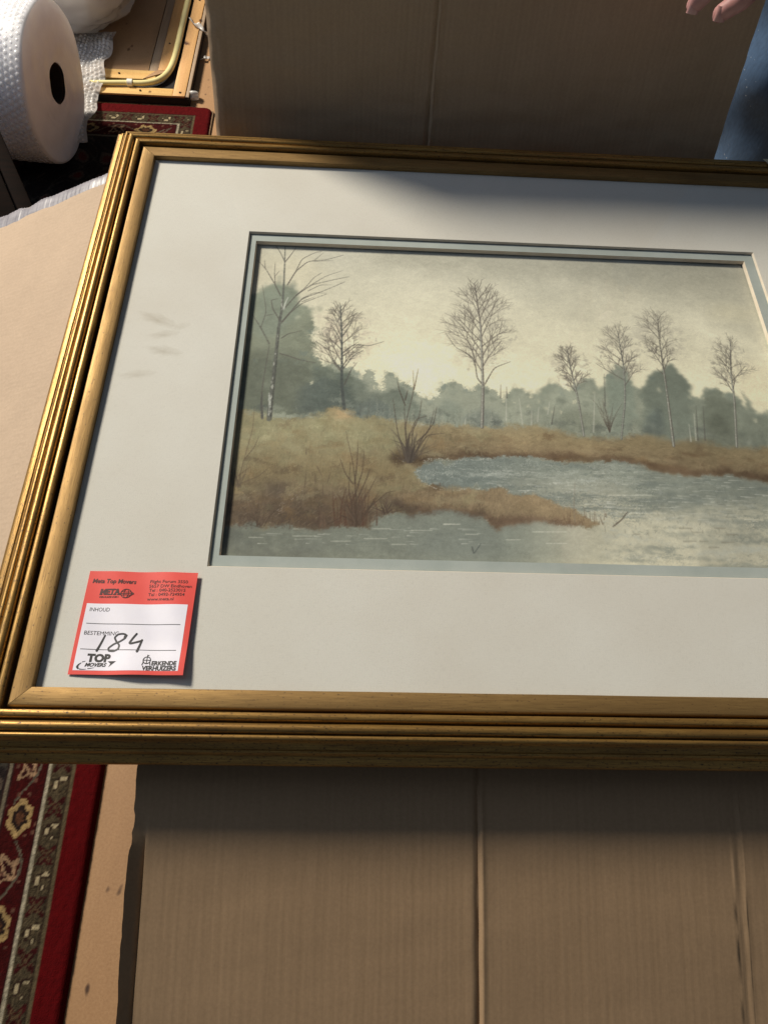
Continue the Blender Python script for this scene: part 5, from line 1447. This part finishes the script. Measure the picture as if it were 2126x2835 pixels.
RR = 0.1375
phi = 0.0736
rc = np.array([-0.4677, 1.1758, FLOOR + 0.0095 + RR])
ax = -np.array([math.cos(phi), -math.sin(phi), 0.0]); e1 = np.array([math.sin(phi), math.cos(phi), 0.0]); e2 = np.array([0, 0, 1.0])
roll = thing('bubble_wrap_roll', (rc[0] - 0.25, rc[1], FLOOR + 0.0095), 'big white roll of bubble wrap with a dark core hole standing on the rug', 'bubble wrap')
LEN = 0.50
nth = 96
th = np.linspace(0, 2 * math.pi, nth, endpoint=False)
prof = []
rad_n = np.interp(np.linspace(0, 1, 120), np.linspace(0, 1, 60), np.random.default_rng(5).normal(size=60))
for k, r0 in enumerate(np.linspace(0.0345, RR - 0.004, 70)):
    prof.append((r0, -0.0001 * rad_n[k] + 0.010 * ((r0 / RR) ** 2 - .5) * 0.25))
prof += [(RR - 0.0025, prof[-1][1] + 0.0010), (RR - 0.0008, prof[-1][1] + 0.0030), (RR, prof[-1][1] + 0.006)]
for s_ in np.linspace(0.03, LEN - 0.006, 16): prof.append((RR + 0.0008 * math.sin(s_ * 40), s_))
prof += [(RR - 0.003, LEN), (0.0345, LEN)]
V = []
for (r0, s_) in prof:
    wob = 1 + 0.006 * np.sin(3 * th + 1) * (r0 / RR) + 0.004 * np.sin(7 * th + s_ * 20) * (r0 / RR)
    sag = -0.004 * np.clip(-np.sin(th), 0, 1) * (r0 / RR)
    ww = 0.0006 * np.sin(5 * th + r0 * 120) * (r0 < RR - .003)
    V.append(rc + (s_ + ww)[:, None] * ax + (r0 * wob)[:, None] * (np.cos(th)[:, None] * e1 + np.sin(th)[:, None] * e2))
V = np.concatenate(V)
zmin = FLOOR + 0.0096
V[:, 2] = np.maximum(V[:, 2], zmin)
F = []
for k in range(len(prof) - 1):
    for q in range(nth):
        a = k * nth + q; b_ = k * nth + (q + 1) % nth
        F.append((a, a + nth, b_ + nth, b_))
wrap = obj('wrap', V, F, M['wrap_roll'], roll, 70)
cv, cf = [], []
for rr_ in (0.0344, 0.0320):
    for s_ in (0.002, LEN):
        cv += [tuple(rc + s_ * ax + rr_ * (math.cos(t) * e1 + math.sin(t) * e2)) for t in np.linspace(0, 2 * math.pi, 40, endpoint=False)]
for q in range(40):
    b_ = (q + 1) % 40
    cf += [(q, b_, 40 + b_, 40 + q), (80 + q, 120 + q, 120 + b_, 80 + b_), (q, 80 + q, 80 + b_, b_), (40 + q, 40 + b_, 120 + b_, 120 + q)]
obj('core', cv, cf, M['core_tube'], roll, 50)
pts, nr = [], []
for i_, s_ in enumerate(np.arange(0.010, LEN - .005, 0.0094)):
    for q in range(80):
        t = 2 * math.pi * (q + .5 * (i_ % 2)) / 80
        if math.sin(t) < -0.75: continue
        n = math.cos(t) * e1 + math.sin(t) * e2
        pts.append(rc + s_ * ax + (RR + 0.0003 + 0.0008 * math.sin(s_ * 40)) * n); nr.append(n)
bubbles('bubbles', pts, nr, 0.0044, 0.0013, M['wrap_bubble'], roll, 0.7)

# loose end of the roll, lying behind it over rug and hatch
nu, nv = 60, 90
us = np.linspace(-0.98, -0.452, nu); vs = np.linspace(1.185, 1.565, nv)
GX, GY = np.meshgrid(us, vs, indexing='ij')
sn = spec_noise((nu, nv), 2.4, seed=61); sn2 = spec_noise((nu, nv), 1.3, seed=62)
under = smoothstep(1.33, 1.37, GY)
Z = FLOOR + 0.0125 + 0.013 * under + 0.0040 * np.abs(sn) + 0.0016 * np.abs(sn2) + 0.010 * smoothstep(-0.49, -0.465, GX) * (0.5 + 0.5 * np.sin(GY * 46 + 2 * np.sin(GY * 17)))
EX = GX + np.where(GX > -0.5, 0.004 * np.sin(GY * 60), 0) - 0.055 * smoothstep(1.38, 1.20, GY) * smoothstep(-.6, -.45, GX) * 0
P = np.stack([EX, GY + 0.01 * (GX + .45) , Z], -1)
v, f = solid_sheet(P, (0, 0, -1), 0.0004)
tail = obj('loose_end', v, f, M['wrap_sheet'], roll, 80)
pts, nr = [], []
dPx = np.gradient(P, axis=0); dPy = np.gradient(P, axis=1); NN = np.cross(dPx, dPy)
for i_, u in enumerate(np.arange(-0.80, -0.456, 0.0094)):
    for w_ in np.arange(1.19 + .0054 * (i_ % 2), 1.562, 0.0108):
        a = (u + .98) / .528 * (nu - 1); b_ = (w_ - 1.185) / .38 * (nv - 1)
        i0, j0 = int(round(min(a, nu - 1))), int(round(min(b_, nv - 1)))
        q = P[i0, j0]
        pts.append((u + (EX[i0, j0] - GX[i0, j0]), w_, q[2])); nr.append(NN[i0, j0])
bubbles('bubbles', pts, nr, 0.0047, 0.0034, M['wrap_bubble'], tail)

# folded bundle of the same wrap further back
bundle = thing('bubble_wrap_bundle', (-0.71, 1.85, HT), 'folded bundle of clear bubble wrap lying behind the big roll', 'bubble wrap')
nu, nv = 96, 56
U, W_ = np.meshgrid(np.linspace(0, 2 * math.pi, nu, endpoint=False), np.linspace(-math.pi / 2, math.pi / 2, nv), indexing='ij')
sp = lambda c, e: np.sign(c) * np.abs(c) ** e
nz = spec_noise((nu, nv), 2.0, seed=71); nz2 = spec_noise((nu, nv), 1.0, seed=72)
swell = 1 + 0.022 * nz + 0.012 * nz2 + 0.02 * np.sin(W_ * 9)
BXc, BYc, BZc = -0.700, 1.785, HT + 0.0945
X = BXc + 0.29 * sp(np.cos(W_), .28) * sp(np.cos(U), .42) * swell
Y = BYc + 0.285 * sp(np.cos(W_), .28) * sp(np.sin(U), .42) * swell
Z = BZc + 0.093 * sp(np.sin(W_), .6) * (1 + 0.05 * nz)
Z = np.maximum(Z, HT + 0.003)
P = np.stack([X, Y, Z], -1)
F = []
for i in range(nu):
    for j in range(nv - 1):
        a = i * nv + j; b_ = ((i + 1) % nu) * nv + j
        F.append((a, b_, b_ + 1, a + 1))
obj('wrap', P.reshape(-1, 3), F, M['wrap_sheet'], bundle, 80)
# inner fold seen through the film
P2 = np.stack([BXc + (X - BXc) * .93, BYc + (Y - BYc) * .93, np.maximum(BZc + (Z - BZc) * .84, HT + .006)], -1)
obj('inner_fold', P2.reshape(-1, 3), F, M['wrap_fold'], bundle, 80)
pts, nr = [], []
for i_, u in enumerate(np.arange(-0.99, -0.43, 0.0100)):
    for w_ in np.arange(1.52 + .0057 * (i_ % 2), 1.92, 0.0114):
        d2 = (P[:, :, 0] - u) ** 2 + (P[:, :, 1] - w_) ** 2 + (P[:, :, 2] < BZc) * 1.0
        k = int(np.argmin(d2)); a, b_ = divmod(k, nv)
        if d2[a, b_] > 0.0009: continue
        pts.append((u, w_, P[a, b_, 2])); nr.append((P[a, b_, 0] - BXc, P[a, b_, 1] - BYc, 0.35))
bubbles('bubbles', pts, nr, 0.0050, 0.0032, M['wrap_bubble'], bundle)

# scraps of film on the floor and hatch
def ribbon(name, pts, w, label, twist=0.0):
    pts = np.array(pts, float)
    t = np.linspace(0, len(pts) - 1, 26)
    Q = np.stack([np.interp(t, np.arange(len(pts)), pts[:, k]) for k in range(3)], 1)
    for _ in range(3): Q[1:-1] = (Q[:-2] + 2 * Q[1:-1] + Q[2:]) / 4
    T = np.gradient(Q, axis=0); T /= np.linalg.norm(T, axis=1)[:, None]
    rows = []
    for k in range(len(Q)):
        n = np.cross(T[k], (0, 0, 1)); n /= np.linalg.norm(n) + 1e-9
        a = twist * math.sin(k * .35)
        d = n * math.cos(a) + np.array([0, 0, 1]) * math.sin(a)
        ww = w * (0.55 + 0.45 * math.sin(math.pi * (k + 1) / (len(Q) + 1)))
        rows.append([Q[k] + d * ww * s_ + np.array([0, 0, .0012 * math.sin(k * .8 + s_ * 2)]) for s_ in (-1, -.3, .3, 1)])
    P = np.array(rows)
    v, f = solid_sheet(P, (0, 0, -1), 0.0003)
    c = Q.mean(0)
    o = obj(name, v, f, M['scrap'], None, 80, origin=(c[0], c[1], FLOOR))
    return mark(o, label, 'plastic scrap', 'torn plastic scraps by the box')
pa = [plane_point(*q, z) for q, z in (((527, 48), HT + .006), ((533, 62), HT + .010), ((552, 70), HT + .008), ((566, 84), HT + .002), ((577, 100), FLOOR + .003))]
ribbon('plastic_scrap', pa, 0.0048, 'long twisted white plastic strip hanging over the hatch edge', 0.8)
pb = [plane_point(*q, FLOOR + z) for q, z in (((555, 165), .003), ((566, 160), .008), ((578, 158), .004), ((590, 162), .002))]
ribbon('plastic_scrap', pb, 0.0042, 'short white plastic strip on the floor beside the back flap', 0.5)
bc = plane_point(535, 263, FLOOR + 0.010)
bm = bmesh.new()
bmesh.ops.create_icosphere(bm, subdivisions=3, radius=1.0)
r_ = np.random.default_rng(12)
dirs = r_.normal(size=(9, 3)); dirs /= np.linalg.norm(dirs, axis=1)[:, None]
for vv in bm.verts:
    n = np.array(vv.co)
    k = 1 + 0.22 * sum(math.sin(5 * (n @ d) + i) for i, d in enumerate(dirs)) / 3
    vv.co = Vector((bc[0] + n[0] * .0125 * k, bc[1] + n[1] * .0115 * k, bc[2] + n[2] * .0095 * k))
bm.verts.index_update()
V = [tuple(q.co) for q in bm.verts]; F = [[q.index for q in w_.verts] for w_ in bm.faces]; bm.free()
lump = thing('plastic_lump', (bc[0], bc[1], FLOOR), 'small crumpled white lump at the corner of the hatch', 'plastic scrap', 'torn plastic scraps by the box')
obj('film', V, F, M['scrap'], lump, 80)
q0 = plane_point(546, 268, FLOOR + .006)
v, f = tube([q0 + np.array([-.003, 0, 0]), q0 + np.array([.004, -.002, 0])], [.0020, .0012], 8)
obj('dark_tip', v, f, M['black_and_shade'], lump, 60)

# low dark bench at the left edge
zb = FLOOR + 0.25
p0 = plane_point(-30, 292, zb); p1 = plane_point(100, 588, zb)
d = (p1 - p0) / np.linalg.norm(p1 - p0); nrm = np.array([-d[1], d[0], 0.0])
if nrm[0] > 0: nrm = -nrm
bench = thing('wooden_bench', tuple((p0 + p1) / 2 + nrm * .1 - np.array([0, 0, .25])), 'low dark brown wooden bench cut off by the left edge beside the roll', 'bench')
def slab(name, a0, a1, w0, w1, z0, z1):
    V_, F_ = bevel_box(a0, a1, w0, w1, z0, z1, 0.003, 2)
    W = [tuple(p0 + d * q[0] + nrm * q[1] + np.array([0, 0, q[2] - zb])) for q in V_]
    o = obj(name, W, F_, M['dark_wood'], bench, 40)
    bm = bmesh.new(); bm.from_mesh(o.data); bmesh.ops.recalc_face_normals(bm, faces=bm.faces); bm.to_mesh(o.data); bm.free()
    return o
LL = np.linalg.norm(p1 - p0)
slab('rim', -0.05, LL + .05, 0.0, 0.022, zb - 0.030, zb)
slab('seat', -0.05, LL + .05, 0.0235, 0.26, zb - 0.028, zb - 0.004)
for a in (0.0, LL - .01):
    for w_ in (0.03, 0.21): slab('leg', a, a + .04, w_, w_ + .04, FLOOR + .010, zb - .031)

# ------------------------------------------------------------------ person standing behind the right end of the box
def ball(c, r, n=12):
    bm = bmesh.new(); bmesh.ops.create_icosphere(bm, subdivisions=2, radius=1.0)
    r = np.array(r) if hasattr(r, '__len__') else np.array([r] * 3)
    V = [tuple(np.array(c) + np.array(q.co) * r) for q in bm.verts]
    bm.verts.index_update(); F = [[q.index for q in w_.verts] for w_ in bm.faces]; bm.free()
    return V, F
def limb(pts, rad):
    parts = []
    for k in range(len(pts)):
        parts.append(ball(pts[k], rad[k]))
        if k: parts.append(tube([pts[k - 1], pts[k]], [rad[k - 1], rad[k]], 16))
    return parts
def fused(name, parts, voxel, mat, parent, smooth_it=4, wrinkle=None):
    """one continuous skin over the given volumes"""
    V, F = merge(parts)
    o = obj(name, V, F, mat, parent)
    bm = bmesh.new(); bm.from_mesh(o.data); bmesh.ops.recalc_face_normals(bm, faces=bm.faces); bm.to_mesh(o.data); bm.free()
    rm = o.modifiers.new('r', 'REMESH'); rm.mode = 'VOXEL'; rm.voxel_size = voxel
    sm = o.modifiers.new('s', 'SMOOTH'); sm.factor = 0.5; sm.iterations = smooth_it
    bpy.context.view_layer.update()
    dg = bpy.context.evaluated_depsgraph_get()
    me2 = bpy.data.meshes.new_from_object(o.evaluated_get(dg))
    o.modifiers.clear()
    old = o.data; o.data = me2; bpy.data.meshes.remove(old)
    me2.name = name
    if not me2.materials: me2.materials.append(mat)
    if wrinkle:
        co = np.empty(len(me2.vertices) * 3); me2.vertices.foreach_get('co', co); co = co.reshape(-1, 3)
        no = np.empty(len(me2.vertices) * 3); me2.vertices.foreach_get('normal', no); no = no.reshape(-1, 3)
        co = co + no * wrinkle(co)[:, None]
        me2.vertices.foreach_set('co', co.ravel()); me2.update()
    me2.polygons.foreach_set('use_smooth', np.ones(len(me2.polygons), dtype=bool))
    return o
PXC, PYC = 0.665, 0.615
person = thing('person', (PXC, PYC, FLOOR), 'person in blue jeans standing behind the box with one hand hanging down', 'person')
def mir(p): return (2 * PXC - p[0], p[1], p[2])
hand = [
    limb([(0.430, 0.490, 0.325), (0.415, 0.470, 0.275), (0.408, 0.458, 0.235)], [0.026, 0.027, 0.024]),
    limb([(0.430, 0.485, 0.300), (0.425, 0.478, 0.240)], [0.022, 0.021]),
    limb([(0.400, 0.448, 0.280), (0.391, 0.440, 0.232)], [0.020, 0.017]),
    limb([(0.388, 0.437, 0.230), (0.3735, 0.428, 0.190), (0.3655, 0.430, 0.169), (0.3625, 0.436, 0.1545)], [0.0105, 0.0095, 0.0085, 0.0072]),
    limb([(0.403, 0.450, 0.228), (0.4075, 0.434, 0.183), (0.3990, 0.434, 0.1625), (0.3880, 0.440, 0.1475)], [0.0108, 0.0095, 0.0086, 0.0074]),
    limb([(0.418, 0.465, 0.230), (0.428, 0.450, 0.195), (0.426, 0.448, 0.180), (0.420, 0.454, 0.169)], [0.0102, 0.0090, 0.0082, 0.0070]),
    limb([(0.430, 0.480, 0.240), (0.444, 0.468, 0.212), (0.444, 0.466, 0.199), (0.439, 0.470, 0.190)], [0.0090, 0.0078, 0.0072, 0.0062]),
    limb([(0.405, 0.452, 0.292), (0.380, 0.425, 0.258), (0.366, 0.414, 0.228), (0.359, 0.412, 0.203)], [0.0150, 0.0115, 0.0100, 0.0082]),
]
hand = [q for s_ in hand for q in s_]
arm = limb([(0.470, 0.625, 0.87), (0.440, 0.600, 0.58), (0.432, 0.540, 0.44), (0.430, 0.490, 0.325)], [0.050, 0.042, 0.037, 0.026])
right = hand + arm
left_ = [([mir(p) for p in v], f) for v, f in right]
torso = limb([(PXC, PYC, 0.38), (PXC, PYC, 0.60), (PXC, PYC + .01, 0.82)], [0.12, 0.115, 0.12]) + limb([(0.50, 0.625, 0.87), (PXC, 0.625, 0.89), (0.83, 0.625, 0.87)], [0.055, 0.075, 0.055])
neck = limb([(PXC, 0.625, 0.90), (PXC, 0.61, 0.99)], [0.058, 0.054])
head = [ball((PXC, 0.60, 1.085), (0.078, 0.098, 0.115)), ball((PXC, 0.575, 1.035), (0.060, 0.072, 0.062)), ball((PXC, 0.502, 1.068), (0.014, 0.020, 0.022)), ball((PXC - .080, .61, 1.08), (.010, .018, .030)), ball((PXC + .080, .61, 1.08), (.010, .018, .030)), ball((PXC, .512, 1.025), (.026, .012, .008))]
fused('body', right + left_ + torso + neck + head, 0.0038, M['skin'], person, 3)
def nail(tip, nrm_, w, l):
    nrm_ = np.array(nrm_, float); nrm_ /= np.linalg.norm(nrm_)
    t = np.cross(nrm_, (0, 0, 1)); t /= np.linalg.norm(t); b_ = np.cross(t, nrm_)
    P = np.array([[np.array(tip) + t * w * a + b_ * l * c_ - nrm_ * (0.0016 * a * a + 0.0008 * c_ * c_) for c_ in np.linspace(-1, 1, 5)] for a in np.linspace(-1, 1, 7)])
    v, f = solid_sheet(P, tuple(-nrm_), 0.0006)
    o = obj('fingernail', v, f, M['nail'], person, 60)
nail((0.3605, 0.4293, 0.1565), (-0.25, -1.0, 0.15), 0.0045, 0.0055)
nail((0.3865, 0.4332, 0.1500), (-0.2, -1.0, 0.2), 0.0045, 0.0055)
fold = lambda c: 0.0035 * np.sin(c[:, 2] * 46 + 5 * np.sin(c[:, 0] * 14) + 3 * np.sin(c[:, 1] * 17)) * np.clip(1.2 - np.abs(c[:, 2] - .45) * 1.2, .35, 1) + 0.0022 * np.sin(c[:, 2] * 95 + c[:, 0] * 60)
legR = limb([(0.575, 0.615, 0.32), (0.566, 0.605, 0.08), (0.566, 0.600, -0.08), (0.570, 0.615, -0.30), (0.572, 0.625, -0.49)], [0.105, 0.096, 0.084, 0.072, 0.066])
legL = [([mir(p) for p in v], f) for v, f in legR]
fused('jeans', legR + legL + limb([(0.60, 0.615, 0.36), (PXC, 0.62, 0.38), (0.73, 0.615, 0.36)], [0.115, 0.125, 0.115]), 0.010, M['denim'], person, 5, fold)
sl_r = limb([(0.480, 0.625, 0.875), (0.440, 0.600, 0.58), (0.432, 0.540, 0.44), (0.430, 0.497, 0.345)], [0.070, 0.056, 0.050, 0.040])
sl_l = [([mir(p) for p in v], f) for v, f in sl_r]
fused('sweater', sl_r + sl_l + limb([(PXC - .04, PYC, 0.43), (PXC - .05, PYC, 0.62), (PXC - .07, PYC + .01, 0.82)], [0.130, 0.135, 0.13]) + limb([(PXC + .04, PYC, 0.43), (PXC + .05, PYC, 0.62), (PXC + .07, PYC + .01, 0.82)], [0.130, 0.135, 0.13]) + limb([(0.50, 0.625, 0.875), (PXC, 0.625, 0.895), (0.83, 0.625, 0.875)], [0.068, 0.082, 0.068]), 0.012, M['sweater'], person, 4, fold)
for s_ in (0, 1):
    pr = [ball((0.570, 0.60, FLOOR + .045), (.045, .06, .04)), ball((0.565, 0.52, FLOOR + .036), (.044, .08, .034)), ball((0.563, 0.47, FLOOR + .032), (.042, .05, .028)), ball((0.572, 0.63, FLOOR + .05), (.038, .045, .046))]
    if s_: pr = [([mir(p) for p in v], f) for v, f in pr]
    fused('shoe', pr, 0.008, M['shoe'], person, 3)
fused('hair', [ball((PXC, 0.622, 1.125), (0.086, 0.098, 0.100)), ball((PXC, 0.65, 1.06), (0.078, 0.070, 0.09))], 0.008, M['hair'], person, 3)
